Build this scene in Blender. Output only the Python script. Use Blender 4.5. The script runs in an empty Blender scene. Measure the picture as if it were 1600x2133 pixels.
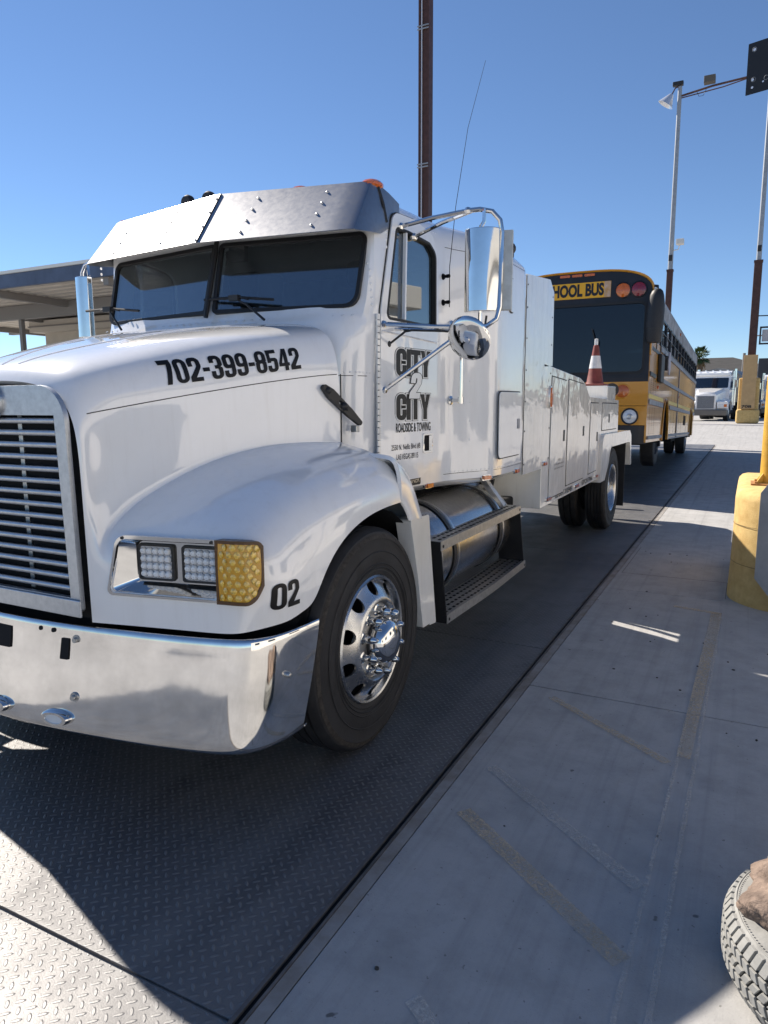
import bpy, bmesh, math, random
from math import sin, cos, pi, radians, sqrt, atan2
from mathutils import Vector, Matrix
from mathutils.geometry import tessellate_polygon
from mathutils.bvhtree import BVHTree
random.seed(7)
SC = bpy.context.scene
COL = SC.collection

# ------------------------------------------------------------------ camera
cam_d = bpy.data.cameras.new('camera')
cam = bpy.data.objects.new('camera', cam_d); COL.objects.link(cam)
SC.camera = cam
cam_d.sensor_fit = 'HORIZONTAL'; cam_d.sensor_width = 36.0
cam_d.lens = 36.0 * 1470 / 1600
cam_d.clip_start = 0.05; cam_d.clip_end = 4000
yaw, pitch, roll = radians(27.31), radians(8.835), radians(0.3)
f0 = Vector((-sin(yaw), cos(yaw), 0)); rt = Vector((cos(yaw), sin(yaw), 0)); up0 = Vector((0, 0, 1))
fw = f0*cos(pitch) - up0*sin(pitch); up = up0*cos(pitch) + f0*sin(pitch)
ix = rt*cos(roll) - up*sin(roll); iy = rt*sin(roll) + up*cos(roll)
M = Matrix((ix, iy, -fw)).transposed().to_4x4(); M.translation = Vector((0, 0, 1.62))
cam.matrix_world = M

# ------------------------------------------------------------------ light
SUN = Vector((-1.10, 0.36, 1.0)).normalized()        # direction towards the sun
elev = math.asin(SUN.z)
w = bpy.data.worlds.new('World'); SC.world = w; w.use_nodes = True
nt = w.node_tree; bg = nt.nodes['Background']
sky = nt.nodes.new('ShaderNodeTexSky'); sky.sky_type = 'NISHITA'; sky.sun_disc = False
sky.sun_elevation = elev; sky.sun_rotation = atan2(SUN.x, SUN.y)
sky.altitude = 600; sky.air_density = 0.85; sky.dust_density = 0.0; sky.ozone_density = 5.5
nt.links.new(sky.outputs[0], bg.inputs[0]); bg.inputs[1].default_value = 0.063
sun_d = bpy.data.lights.new('sun', 'SUN'); sun_d.energy = 4.2; sun_d.angle = radians(0.53)
sun_d.color = (1.0, 0.91, 0.80)
sun = bpy.data.objects.new('sun', sun_d); COL.objects.link(sun)
sun.rotation_euler = SUN.to_track_quat('Z', 'Y').to_euler()
SC.view_settings.view_transform = 'Standard'; SC.view_settings.look = 'None'
SC.view_settings.gamma = 1.0; SC.view_settings.exposure = 1.12

# ------------------------------------------------------------------ helpers
ORG = {}
def clean(o, **k):
    for a, b in k.items():
        if b: o[a] = b
def thing(name, label, cat, loc=(0, 0, 0), rot=(0, 0, 0), group=None, local=False):
    o = bpy.data.objects.new(name, None); COL.objects.link(o)
    o.location = loc; o.rotation_euler = rot; o.empty_display_size = 0.2
    clean(o, label=label, category=cat, group=group)
    ORG[o] = Vector((0, 0, 0)) if local else Vector(loc)
    return o
def tag(o, label, cat, group=None, kind=None):
    clean(o, label=label, category=cat, group=group, kind=kind); return o

def rl(pts, seg=5):
    "loop of (x, y[, r]) corners with rounded corners"
    n = len(pts); out = []
    for i in range(n):
        p = pts[i]; r = p[2] if len(p) > 2 else 0
        P = Vector(p[:2])
        if r <= 0: out.append(tuple(P)); continue
        A = Vector(pts[i-1][:2]); B = Vector(pts[(i+1) % n][:2])
        a = A-P; b = B-P; la, lb = a.length, b.length
        a /= la; b /= lb
        ang = a.angle(b)
        if ang > pi-0.02: out.append(tuple(P)); continue
        d = min(r/math.tan(ang/2), la*0.499, lb*0.499); r2 = d*math.tan(ang/2)
        c = P + (a+b).normalized()*(r2/sin(ang/2))
        s = P+a*d-c; e = P+b*d-c
        a0 = atan2(s.y, s.x); a1 = atan2(e.y, e.x); da = (a1-a0+pi) % (2*pi)-pi
        for k in range(seg+1):
            t = a0+da*k/seg; out.append((c.x+r2*cos(t), c.y+r2*sin(t)))
    return out
def rect(x0, y0, x1, y1, r=0): return rl([(x0, y0, r), (x1, y0, r), (x1, y1, r), (x0, y1, r)])
def circ(cx, cy, r, n=24, ry=None):
    ry = ry or r
    return [(cx+r*cos(2*pi*i/n), cy+ry*sin(2*pi*i/n)) for i in range(n)]

class FR:
    "plane frame: origin, u, v -> n = u x v"
    def __init__(s, o, u, v):
        s.o = Vector(o); s.u = Vector(u).normalized(); s.v = Vector(v).normalized(); s.n = s.u.cross(s.v).normalized()
    def __call__(s, a, b, c=0): return s.o+s.u*a+s.v*b+s.n*c

class MB:
    def __init__(s): s.v = []; s.f = []; s.m = []; s.mi = 0
    def add(s, vs, fs):
        k = len(s.v); s.v += [Vector(v) for v in vs]; s.f += [tuple(i+k for i in f) for f in fs]; s.m += [s.mi]*len(fs); return s
    def box(s, x0, x1, y0, y1, z0, z1):
        vs = [(x, y, z) for z in (z0, z1) for y in (y0, y1) for x in (x0, x1)]
        return s.add(vs, [(0, 2, 3, 1), (4, 5, 7, 6), (0, 1, 5, 4), (2, 6, 7, 3), (0, 4, 6, 2), (1, 3, 7, 5)])
    def plate(s, loops, fr, w0, w1):
        "2D loops (first outer, rest holes) extruded between w0 and w1 along the frame normal"
        L = [list(l) for l in loops]
        flat = [p for l in L for p in l]; n = len(flat)
        tris = tessellate_polygon([[Vector((p[0], p[1], 0)) for p in l] for l in L])
        vs = [fr(p[0], p[1], w0) for p in flat]+[fr(p[0], p[1], w1) for p in flat]
        fs = []
        for t in tris:
            a, b, c = [Vector(flat[i]) for i in t]
            if (b-a).cross(c-a) < 0: t = (t[0], t[2], t[1])
            fs.append((t[0]+n, t[1]+n, t[2]+n)); fs.append((t[2], t[1], t[0]))
        k = 0
        for li, l in enumerate(L):
            m = len(l)
            area = sum(l[i][0]*l[(i+1) % m][1]-l[(i+1) % m][0]*l[i][1] for i in range(m))
            ccw = area > 0
            if li > 0: ccw = not ccw
            for i in range(m):
                a, b = k+i, k+(i+1) % m
                if li > 0: q = (a, b, b+n, a+n) if (area < 0) else (b, a, a+n, b+n)
                else: q = (a, b, b+n, a+n) if area > 0 else (b, a, a+n, b+n)
                fs.append(q)
            k += m
        return s.add(vs, fs)
    def tube(s, pts, r, seg=8, cap=True, r1=None):
        pts = [Vector(p) for p in pts]; n = len(pts); vs = []; fs = []
        prev = None
        for i, p in enumerate(pts):
            t = ((pts[min(i+1, n-1)]-p).normalized()+(p-pts[max(i-1, 0)]).normalized())
            t = t.normalized() if t.length > 1e-6 else Vector((0, 0, 1))
            if prev is None:
                a = Vector((0, 0, 1)) if abs(t.z) < .9 else Vector((1, 0, 0))
                e1 = t.cross(a).normalized()
            else:
                e1 = (prev-t*prev.dot(t)).normalized()
            prev = e1; e2 = t.cross(e1)
            rr = r if r1 is None else r+(r1-r)*i/(n-1)
            for k in range(seg):
                g = 2*pi*k/seg; vs.append(p+e1*rr*cos(g)+e2*rr*sin(g))
        for i in range(n-1):
            for k in range(seg):
                a = i*seg+k; b = i*seg+(k+1) % seg; fs.append((a, b, b+seg, a+seg))
        if cap: fs.append(tuple(range(seg))[::-1]); fs.append(tuple((n-1)*seg+k for k in range(seg)))
        return s.add(vs, fs)
    def lathe(s, prof, o, ax, seg=48, close=False):
        "profile (r, h) round axis ax through o"
        o = Vector(o); ax = Vector(ax).normalized()
        a = Vector((0, 0, 1)) if abs(ax.z) < .9 else Vector((0, 1, 0))
        e1 = ax.cross(a).normalized(); e2 = ax.cross(e1)
        vs = []; fs = []; n = len(prof)
        for (r, h) in prof:
            for k in range(seg):
                g = 2*pi*k/seg; vs.append(o+ax*h+(e1*cos(g)+e2*sin(g))*max(r, 1e-5))
        for i in range(n if close else n-1):
            j = (i+1) % n
            for k in range(seg):
                a1 = i*seg+k; b1 = i*seg+(k+1) % seg; fs.append((a1, b1, j*seg+(k+1) % seg, j*seg+k))
        return s.add(vs, fs)
    def sphere(s, c, r, seg=16, sx=1, sy=1, sz=1):
        c = Vector(c); vs = []; fs = []; m = seg//2
        for i in range(m+1):
            a = -pi/2+pi*i/m
            for k in range(seg):
                g = 2*pi*k/seg; vs.append(c+Vector((cos(a)*cos(g)*sx, cos(a)*sin(g)*sy, sin(a)*sz))*r)
        for i in range(m):
            for k in range(seg):
                fs.append((i*seg+k, i*seg+(k+1) % seg, (i+1)*seg+(k+1) % seg, (i+1)*seg+k))
        return s.add(vs, fs)
    def grid(s, rows, close_u=False):
        n = len(rows[0]); vs = [p for r in rows for p in r]; fs = []
        for i in range(len(rows)-1):
            for k in range(n if close_u else n-1):
                fs.append((i*n+k, i*n+(k+1) % n, (i+1)*n+(k+1) % n, (i+1)*n+k))
        return s.add(vs, fs)
    def mesh(s, name, org=None, weld=1e-5, fix=True):
        org = org or Vector((0, 0, 0)); me = bpy.data.meshes.new(name)
        me.from_pydata([v-org for v in s.v], [], s.f)
        if any(s.m):
            me.polygons.foreach_set('material_index', s.m)
        bm = bmesh.new(); bm.from_mesh(me)
        bmesh.ops.remove_doubles(bm, verts=bm.verts, dist=weld)
        bmesh.ops.dissolve_degenerate(bm, edges=bm.edges, dist=1e-6)
        if fix: bmesh.ops.recalc_face_normals(bm, faces=bm.faces)
        bm.to_mesh(me); bm.free(); me.validate()
        return me
    def build(s, name, mat, parent=None, bevel=0, smooth=35, weld=1e-5, seg=2, fix=True):
        org = ORG.get(parent, Vector((0, 0, 0)))
        me = s.mesh(name, org, weld, fix)
        for m in (mat if isinstance(mat, (list, tuple)) else [mat]): me.materials.append(m)
        o = bpy.data.objects.new(name, me); COL.objects.link(o)
        if parent: o.parent = parent; ORG[o] = org
        finish(o, bevel, smooth, seg)
        return o
def finish(o, bevel=0, smooth=35, seg=2):
    if smooth:
        o.data.polygons.foreach_set('use_smooth', [True]*len(o.data.polygons))
        o.data.set_sharp_from_angle(angle=radians(smooth))
    if bevel:
        b = o.modifiers.new('bevel', 'BEVEL'); b.width = bevel; b.segments = seg; b.limit_method = 'ANGLE'; b.angle_limit = radians(35)
        b.harden_normals = True
def bake(me, mods):
    "run modifiers on a mesh and return the result"
    o = bpy.data.objects.new('tmp', me); COL.objects.link(o)
    for kind, kw in mods:
        m = o.modifiers.new('m', kind)
        for a, b in kw.items(): setattr(m, a, b)
    bpy.context.view_layer.update()
    dg = bpy.context.evaluated_depsgraph_get()
    r = bpy.data.meshes.new_from_object(o.evaluated_get(dg))
    bpy.data.objects.remove(o); return r
def cutter(mb):
    o = bpy.data.objects.new('cut', mb.mesh('cut')); COL.objects.link(o); return o
def booldiff(me, cutters):
    r = me
    for c in cutters:
        r = bake(r, [('BOOLEAN', dict(operation='DIFFERENCE', object=c, solver='EXACT'))])
        bpy.data.objects.remove(c)
    return r
def place(me, name, mat, parent, smooth=35, bevel=0):
    org = ORG.get(parent, Vector((0, 0, 0)))
    me.transform(Matrix.Translation(-org)); me.materials.clear()
    for m in (mat if isinstance(mat, (list, tuple)) else [mat]): me.materials.append(m)
    o = bpy.data.objects.new(name, me); COL.objects.link(o)
    if parent: o.parent = parent; ORG[o] = org
    finish(o, bevel, smooth); return o
def copy_tree(o, parent=None):
    c = o.copy(); COL.objects.link(c)
    if parent: c.parent = parent
    for ch in list(o.children): copy_tree(ch, c)
    return c
def arc(c, r, a0, a1, n, f=lambda a, b: (a, b)):
    return [f(c[0]+r*cos(a0+(a1-a0)*i/n), c[1]+r*sin(a0+(a1-a0)*i/n)) for i in range(n+1)]

# ------------------------------------------------------------------ materials
def mat(name, base=(.5, .5, .5), rough=.5, metal=0, coat=0, noise=None, bump=None, spec=.5, emit=None, film=0):
    """noise=(scale, dark factor, detail) mottles the colour; bump=(scale, strength, distance)"""
    m = bpy.data.materials.new(name); m.use_nodes = True; t = m.node_tree; N = t.nodes; L = t.links
    b = N['Principled BSDF']; b.inputs['Base Color'].default_value = (*base, 1)
    b.inputs['Roughness'].default_value = rough; b.inputs['Metallic'].default_value = metal
    b.inputs['Coat Weight'].default_value = coat; b.inputs['Coat Roughness'].default_value = .04
    b.inputs['Specular IOR Level'].default_value = spec
    if coat >= .9 and base[0] > .8: b.inputs['Coat IOR'].default_value = 1.75
    tc = N.new('ShaderNodeNewGeometry')
    if noise:
        nz = N.new('ShaderNodeTexNoise'); nz.inputs['Scale'].default_value = noise[0]; nz.inputs['Detail'].default_value = noise[2] if len(noise) > 2 else 6
        nz.inputs['Roughness'].default_value = .62
        L.new(tc.outputs['Position'], nz.inputs['Vector'])
        rp = N.new('ShaderNodeMapRange'); rp.inputs[1].default_value = .35; rp.inputs[2].default_value = .68
        L.new(nz.outputs[0], rp.inputs[0])
        mx = N.new('ShaderNodeMix'); mx.data_type = 'RGBA'
        mx.inputs[6].default_value = (*base, 1)
        k = noise[1]; k = k if isinstance(k, tuple) else (base[0]*k, base[1]*k, base[2]*k)
        mx.inputs[7].default_value = (*k, 1)
        L.new(rp.outputs[0], mx.inputs[0]); L.new(mx.outputs[2], b.inputs['Base Color'])
        r2 = N.new('ShaderNodeMapRange'); r2.inputs[3].default_value = rough*.8; r2.inputs[4].default_value = min(1, rough*1.3)
        L.new(nz.outputs[0], r2.inputs[0]); L.new(r2.outputs[0], b.inputs['Roughness'])
    if film:
        mp = N.new('ShaderNodeMapping'); mp.inputs['Scale'].default_value = (14, 14, 1.1); L.new(tc.outputs['Position'], mp.inputs[0])
        n2 = N.new('ShaderNodeTexNoise'); n2.inputs['Scale'].default_value = 1.3; n2.inputs['Detail'].default_value = 8; n2.inputs['Roughness'].default_value = .7; L.new(mp.outputs[0], n2.inputs['Vector'])
        r3 = N.new('ShaderNodeMapRange'); r3.inputs[1].default_value = .50; r3.inputs[2].default_value = .80; r3.inputs[4].default_value = film
        L.new(n2.outputs[0], r3.inputs[0]); m3 = N.new('ShaderNodeMix'); m3.data_type = 'RGBA'; L.new(r3.outputs[0], m3.inputs[0]); L.new(mx.outputs[2], m3.inputs[6]); m3.inputs[7].default_value = (.42, .37, .30, 1); L.new(m3.outputs[2], b.inputs['Base Color'])
    if bump:
        nb = N.new('ShaderNodeTexNoise'); nb.inputs['Scale'].default_value = bump[0]; nb.inputs['Detail'].default_value = 3
        L.new(tc.outputs['Position'], nb.inputs['Vector'])
        bp = N.new('ShaderNodeBump'); bp.inputs['Strength'].default_value = bump[1]; bp.inputs['Distance'].default_value = bump[2] if len(bump) > 2 else .01
        L.new(nb.outputs[0], bp.inputs['Height']); L.new(bp.outputs[0], b.inputs['Normal'])
        if coat: L.new(bp.outputs[0], b.inputs['Coat Normal'])
    if emit:
        b.inputs['Emission Color'].default_value = (*emit[:3], 1); b.inputs['Emission Strength'].default_value = emit[3]
    return m
def glass(name, tint=(.25, .32, .34), trans=.6, ior=1.5, base=(.01, .015, .02)):
    m = bpy.data.materials.new(name); m.use_nodes = True; t = m.node_tree; N = t.nodes; L = t.links
    N.remove(N['Principled BSDF']); out = N['Material Output']
    tr = N.new('ShaderNodeBsdfTransparent'); tr.inputs[0].default_value = (*tint, 1)
    gl = N.new('ShaderNodeBsdfGlossy'); gl.inputs['Roughness'].default_value = .015; gl.inputs[0].default_value = (1, 1, 1, 1)
    df = N.new('ShaderNodeBsdfDiffuse'); df.inputs[0].default_value = (*base, 1)
    m1 = N.new('ShaderNodeMixShader'); m1.inputs[0].default_value = trans
    L.new(df.outputs[0], m1.inputs[1]); L.new(tr.outputs[0], m1.inputs[2])
    fr = N.new('ShaderNodeFresnel'); ge = N.new('ShaderNodeNewGeometry'); mr = N.new('ShaderNodeMapRange')
    mr.inputs[3].default_value = ior; mr.inputs[4].default_value = 1/ior
    L.new(ge.outputs['Backfacing'], mr.inputs[0]); L.new(mr.outputs[0], fr.inputs[0])
    m2 = N.new('ShaderNodeMixShader'); L.new(fr.outputs[0], m2.inputs[0]); L.new(m1.outputs[0], m2.inputs[1]); L.new(gl.outputs[0], m2.inputs[2])
    L.new(m2.outputs[0], out.inputs[0]); return m
WHITE = mat('white_paint', (.88, .885, .885), .16, 0, 1.0, noise=(2.2, .95, 8), bump=(2.4, .2, .03), film=.15)
WHITE2 = mat('white_body_paint', (.84, .84, .81), .24, 0, .9, noise=(1.7, (.76, .74, .68), 9), bump=(3.0, .38, .03), film=.3)
GREYP = mat('grey_edge', (.55, .55, .53), .6, noise=(30, .7, 4))
CHROME = mat('chrome', (.80, .80, .79), .06, 1, noise=(9, .9, 6), bump=(5, .05, .01))
BUMPER = mat('polished_bumper', (.84, .83, .81), .055, 1, noise=(4.5, .72, 10), bump=(3.2, .05, .02))
STEEL = mat('stainless', (.62, .62, .61), .3, 1, noise=(14, .85, 6))
VISOR = mat('visor_steel', (.37, .38, .40), .34, 1, noise=(35, .88, 8), bump=(4, .05, .02))
ALU = mat('cast_aluminium', (.60, .60, .59), .42, 1, noise=(40, .75, 6))
WHEEL = mat('polished_wheel', (.66, .66, .65), .27, 1, noise=(26, .82, 6))
GRILLE = mat('grille_aluminium', (.50, .53, .57), .38, .8, noise=(40, .85, 6))
RUBBER = mat('tyre_rubber', (.016, .016, .017), .6, noise=(11, 2.2, 9), bump=(90, .25, .003), spec=.35)
BLACK = mat('black_plastic', (.014, .014, .015), .5, noise=(12, 1.6, 4))
DARK = mat('black_chassis', (.008, .008, .009), .75, noise=(9, 2.2, 5), spec=.25)
SEAL = mat('rubber_seal', (.01, .01, .011), .55)
INK = mat('black_vinyl', (.008, .008, .009), .4, spec=.3)
INKW = mat('white_vinyl', (.8, .8, .79), .3, coat=.3)
GAP = mat('panel_gap', (.03, .03, .03), .8)
AMBER = mat('amber_lens', (.75, .16, .012), .12, coat=1, noise=(60, .6, 2))
AMBER2 = mat('amber_led_lens', (.62, .32, .02), .1, coat=1)
AMBERD = mat('amber_lens_facets', (.95, .62, .08), .12, coat=1, noise=(60, .45, 3))
RED = mat('red_lens', (.28, .012, .03), .15, coat=1, noise=(60, .6, 2))
LENS = mat('clear_lens', (.72, .75, .78), .08, coat=1)
WGLASS = glass('windscreen_glass', (.74, .80, .82), .85, 2.5)
SGLASS = glass('door_glass', (.62, .70, .72), .8, 3.0)
BGLASS = glass('bus_glass', (.25, .30, .33), .3, 1.7)
INTER = mat('cab_lining', (.26, .25, .24), .8, noise=(12, .7))
SEATM = mat('seat_fabric', (.06, .06, .065), .9, noise=(30, .7))
BROWN = mat('brown_steel', (.085, .038, .030), .5, noise=(5, .6, 8), spec=.4)
GALV = mat('galvanised', (.36, .38, .40), .5, .5, noise=(6, .8, 6))
YELC = mat('yellow_concrete', (.64, .46, .19), .85, noise=(11, (.50, .33, .12), 12), bump=(110, .35, .006))
YELP = mat('yellow_paint', (.72, .42, .06), .5, noise=(9, .75, 8))
BUSY = mat('bus_yellow', (.64, .28, .018), .3, 0, .6, noise=(2, .9, 6), bump=(3, .1, .02))
BUSK = mat('bus_black', (.010, .012, .018), .42, 0, .1, noise=(5, 1.5), spec=.35)
BUSR = mat('bus_rail', (.30, .31, .34), .5, noise=(7, .6, 6))
TAPE = mat('yellow_reflective_tape', (.85, .62, .10), .35, noise=(20, .85, 3))
BUSW = mat('weathered_roof_white', (.42, .42, .42), .6, noise=(4, (.14, .11, .09), 10))
# ------------------------------------------------------------------ ground
def nodes(name):
    m = bpy.data.materials.new(name); m.use_nodes = True
    return m, m.node_tree.nodes, m.node_tree.links, m.node_tree.nodes['Principled BSDF']
def mth(N, L, op, a, b=None, c=None):
    n = N.new('ShaderNodeMath'); n.operation = op
    for i, x in enumerate((a, b, c)):
        if x is None: continue
        if isinstance(x, (int, float)): n.inputs[i].default_value = x
        else: L.new(x, n.inputs[i])
    return n.outputs[0]
def mrange(N, L, x, a, b, c=0, d=1, smooth=False):
    n = N.new('ShaderNodeMapRange'); L.new(x, n.inputs[0])
    if smooth: n.interpolation_type = 'SMOOTHSTEP'
    for i, v in enumerate((a, b, c, d)): n.inputs[i+1].default_value = v
    return n.outputs[0]
def nz(N, L, vec, scale, detail=6, rough=.6, sc=None):
    if sc:
        mp = N.new('ShaderNodeMapping'); mp.inputs['Scale'].default_value = sc; L.new(vec, mp.inputs[0]); vec = mp.outputs[0]
    n = N.new('ShaderNodeTexNoise'); n.inputs['Scale'].default_value = scale; n.inputs['Detail'].default_value = detail
    n.inputs['Roughness'].default_value = rough; L.new(vec, n.inputs['Vector']); return n.outputs[0]
def cmix(N, L, f, a, b):
    n = N.new('ShaderNodeMix'); n.data_type = 'RGBA'
    if isinstance(f, float): n.inputs[0].default_value = f
    else: L.new(f, n.inputs[0])
    for i, x in ((6, a), (7, b)):
        if isinstance(x, tuple): n.inputs[i].default_value = (*x, 1)
        else: L.new(x, n.inputs[i])
    return n.outputs[2]

def concrete():
    m, N, L, b = nodes('concrete')
    g = N.new('ShaderNodeNewGeometry').outputs['Position']
    big = nz(N, L, g, .7, 5); mid = nz(N, L, g, 5, 8, .7); fine = nz(N, L, g, 130, 3, .8)
    streak = nz(N, L, g, 1.0, 6, .65, (9, .35, 1))
    c = cmix(N, L, mrange(N, L, big, .3, .7), (.42, .415, .405), (.365, .362, .355))
    c = cmix(N, L, mrange(N, L, mid, .42, .68), c, (.31, .308, .30))
    c = cmix(N, L, mrange(N, L, streak, .52, .75, 0, .6), c, (.255, .253, .245))
    c = cmix(N, L, mrange(N, L, fine, .62, .75, 0, .5), c, (.10, .097, .09))
    sp = nz(N, L, g, 14, 2, .5)
    c = cmix(N, L, mrange(N, L, sp, .74, .77, 0, .75), c, (.055, .053, .05))
    s2 = nz(N, L, g, 48, 2, .5); c = cmix(N, L, mrange(N, L, s2, .70, .74, 0, .6), c, (.10, .10, .095))
    s3 = nz(N, L, g, 2.3, 3, .5); c = cmix(N, L, mrange(N, L, s3, .70, .76, 0, .35), c, (.14, .135, .13))
    tr = nz(N, L, g, 1.0, 4, .6, (14, .12, 1)); c = cmix(N, L, mrange(N, L, tr, .56, .70, 0, .30), c, (.19, .19, .19))
    L.new(c, b.inputs['Base Color']); b.inputs['Roughness'].default_value = .85
    bp = N.new('ShaderNodeBump'); bp.inputs['Strength'].default_value = .35; bp.inputs['Distance'].default_value = .004
    L.new(mth(N, L, 'ADD', fine, mid), bp.inputs['Height']); L.new(bp.outputs[0], b.inputs['Normal'])
    return m
CONC = concrete()

def tread_plate():
    m, N, L, b = nodes('tread_plate')
    geo = N.new('ShaderNodeNewGeometry'); g = geo.outputs['Position']
    sx = N.new('ShaderNodeSeparateXYZ'); L.new(g, sx.inputs[0]); x, y = sx.outputs[0], sx.outputs[1]
    k = 1/(.0325*sqrt(2))
    u = mth(N, L, 'MULTIPLY', mth(N, L, 'ADD', x, y), k); v = mth(N, L, 'MULTIPLY', mth(N, L, 'SUBTRACT', x, y), k)
    fu, fv = mth(N, L, 'FLOOR', u), mth(N, L, 'FLOOR', v)
    par = mth(N, L, 'PINGPONG', mth(N, L, 'ADD', fu, fv), 1)
    a = mth(N, L, 'SUBTRACT', mth(N, L, 'FRACT', u), .5); c_ = mth(N, L, 'SUBTRACT', mth(N, L, 'FRACT', v), .5)
    def ell(p, q):
        return mth(N, L, 'ADD', mth(N, L, 'POWER', mth(N, L, 'DIVIDE', mth(N, L, 'ABSOLUTE', p), .46), 2.0), mth(N, L, 'POWER', mth(N, L, 'DIVIDE', mth(N, L, 'ABSOLUTE', q), .17), 2.0))
    e1, e2 = ell(a, c_), ell(c_, a)
    d = mth(N, L, 'ADD', mth(N, L, 'MULTIPLY', e1, mth(N, L, 'SUBTRACT', 1, par)), mth(N, L, 'MULTIPLY', e2, par))
    h = mrange(N, L, d, 1.15, .35, 0, 1, True)
    big = nz(N, L, g, 1.1, 7, .65); streak = nz(N, L, g, 1.0, 7, .7, (4.5, .25, 1)); fine = nz(N, L, g, 160, 3, .8)
    blot = nz(N, L, g, 3.2, 8, .72)
    base = cmix(N, L, mrange(N, L, big, .35, .68), (.19, .19, .19), (.125, .125, .13))
    base = cmix(N, L, mrange(N, L, streak, .45, .7, 0, .7), base, (.085, .085, .09))
    base = cmix(N, L, mrange(N, L, blot, .55, .8, 0, .8), base, (.06, .06, .065))
    base = cmix(N, L, mrange(N, L, fine, .55, .8, 0, .3), base, (.08, .075, .07))
    top = cmix(N, L, h, base, (.205, .205, .205))
    L.new(top, b.inputs['Base Color']); b.inputs['Metallic'].default_value = .35
    L.new(mrange(N, L, blot, .3, .7, .38, .62), b.inputs['Roughness'])
    bp = N.new('ShaderNodeBump'); bp.inputs['Strength'].default_value = 1.0; bp.inputs['Distance'].default_value = .0014
    bp2 = N.new('ShaderNodeBump'); bp2.inputs['Strength'].default_value = .25; bp2.inputs['Distance'].default_value = .003
    L.new(fine, bp2.inputs['Height']); L.new(h, bp.inputs['Height']); L.new(bp2.outputs[0], bp.inputs['Normal']); L.new(bp.outputs[0], b.inputs['Normal'])
    return m
PLATE = tread_plate()

# one sheet of yard to the horizon; it climbs gently past the end of the scale
def gz(y): 
    t = min(max((y-28)/14, 0), 1); return -.012+.44*t*t*(3-2*t)
g = MB()
xs = [-900, -200, -60, -25, -12, -6, -3, 0, 3, 6, 12, 25, 60, 200, 900]
ys = [-900, -200, -60, -20, -6, 0, 10, 20, 26, 28, 30, 32, 34, 36, 38, 40, 42, 45, 60, 100, 250, 900]
g.grid([[(x, y, gz(y)) for x in xs] for y in ys])
tag(g.build('ground', CONC), None, None, kind='structure')
GX = -1.104
# tread plates of the scale deck, laid 6 mm apart
sc = MB()
def seams(a, b, step):
    y = a
    while y < b: yield y, min(y+step, b)-.008; y += step
for (y0, y1) in [(-6, 1.262)]+[(1.274+i*3.2, 1.274+(i+1)*3.2-.01) for i in range(9)]:
    for x0, x1 in ((-4.6, GX-.0225),):
        sc.box(x0, x1, y0, y1, -.01, .0)
tag(sc.build('scale_deck', PLATE, bevel=.002, smooth=0), None, None, kind='structure')
ap = MB()
ycut = [-6, 3.83, 6.24, 9.8, 13.4, 17, 21, 25, 28.4]
for a, b_ in zip(ycut[:-1], ycut[1:]):
    ap.box(GX+.069, 1.9, a+.005, b_-.005, -.01, .001)
    ap.box(1.912, 9, a+.004, b_-.004, -.01, .001)
tag(ap.build('concrete_apron', CONC, bevel=.003, smooth=0), None, None, kind='structure')
ed = MB(); ed.box(GX-.022, GX-.009, -6, 29.8, -.01, .002); ed.box(GX+.009, GX+.018, -6, 28.4, -.01, .003)
EDGE = mat('edge_steel', (.17, .16, .155), .6, .3, noise=(8, .5, 8))
tag(ed.build('scale_edge_angle', EDGE, smooth=0), None, None, kind='structure')
es = MB(); es.box(GX+.020, GX+.066, -6, 28.4, -.01, .0005)
tag(es.build('scale_curb_strip', mat('curb_strip', (.31, .30, .285), .8, .0, noise=(7, (.21, .18, .15), 9), bump=(40, .3, .004))), None, None, kind='structure')
gp = MB(); gp.box(GX-.0098, GX+.0098, -6, 28.4, -.011, -.0085)
tag(gp.build('scale_gap', mat('gap_black', (.006, .006, .006), .9)), None, None, kind='structure')  # near-black strip along the bottom of the gap

def worn(name, col):
    m, N, L, b = nodes(name); g = N.new('ShaderNodeNewGeometry').outputs['Position']
    b.inputs['Base Color'].default_value = (*col, 1); b.inputs['Roughness'].default_value = .8
    a = mth(N, L, 'MULTIPLY', mrange(N, L, nz(N, L, g, 70, 6, .75), .30, .75), mrange(N, L, nz(N, L, g, 1.6, 4), .30, .60, .5, 1.0))
    L.new(a, b.inputs['Alpha']); return m
PY = worn('worn_yellow_marking', (.62, .50, .34)); PW = worn('worn_grey_marking', (.58, .56, .52))
def marking(p, q, w0, w1, m, z):
    p, q = Vector((*p, z)), Vector((*q, z)); d = (q-p).normalized(); n = Vector((-d.y, d.x, 0))
    o = MB().add([p+n*w0/2, p-n*w0/2, q-n*w1/2, q+n*w1/2], [(0, 1, 2, 3)]).build('road_marking', m)
    return tag(o, None, None, kind='structure')
marking((-.180, 4.4), (-.228, 1.1), .016, .016, PW, .0050)
marking((-.100, 5.7), (-.142, 1.1), .018, .018, PW, .0050)
marking((-.135, 5.84), (-.172, 3.3), .075, .06, PY, .0090)
crk = MB(); crk.box(-1.0, -.09, 6.885, 6.889, -.001, .0018); crk.box(-.092, -.088, 6.30, 6.885, -.001, .0018); crk.box(-1.0, -.996, 6.885, 8.2, -.001, .0018)
tag(crk.build('joint_line', mat('tooled_joint', (.10, .095, .09), .9)), None, None, kind='structure')
marking((-.92, 2.46), (-.23, 1.94), .07, .07, PY, .0050)
marking((-.93, 2.84), (-.23, 2.30), .06, .06, PW, .0050)
marking((-.88, 3.71), (-.23, 3.23), .05, .05, PY, .0050)
marking((-.72, 1.55), (-.40, 1.33), .05, .05, PW, .0050)
marking((-.45, 5.89), (-.11, 5.82), .06, .06, PY, .0050)
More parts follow.
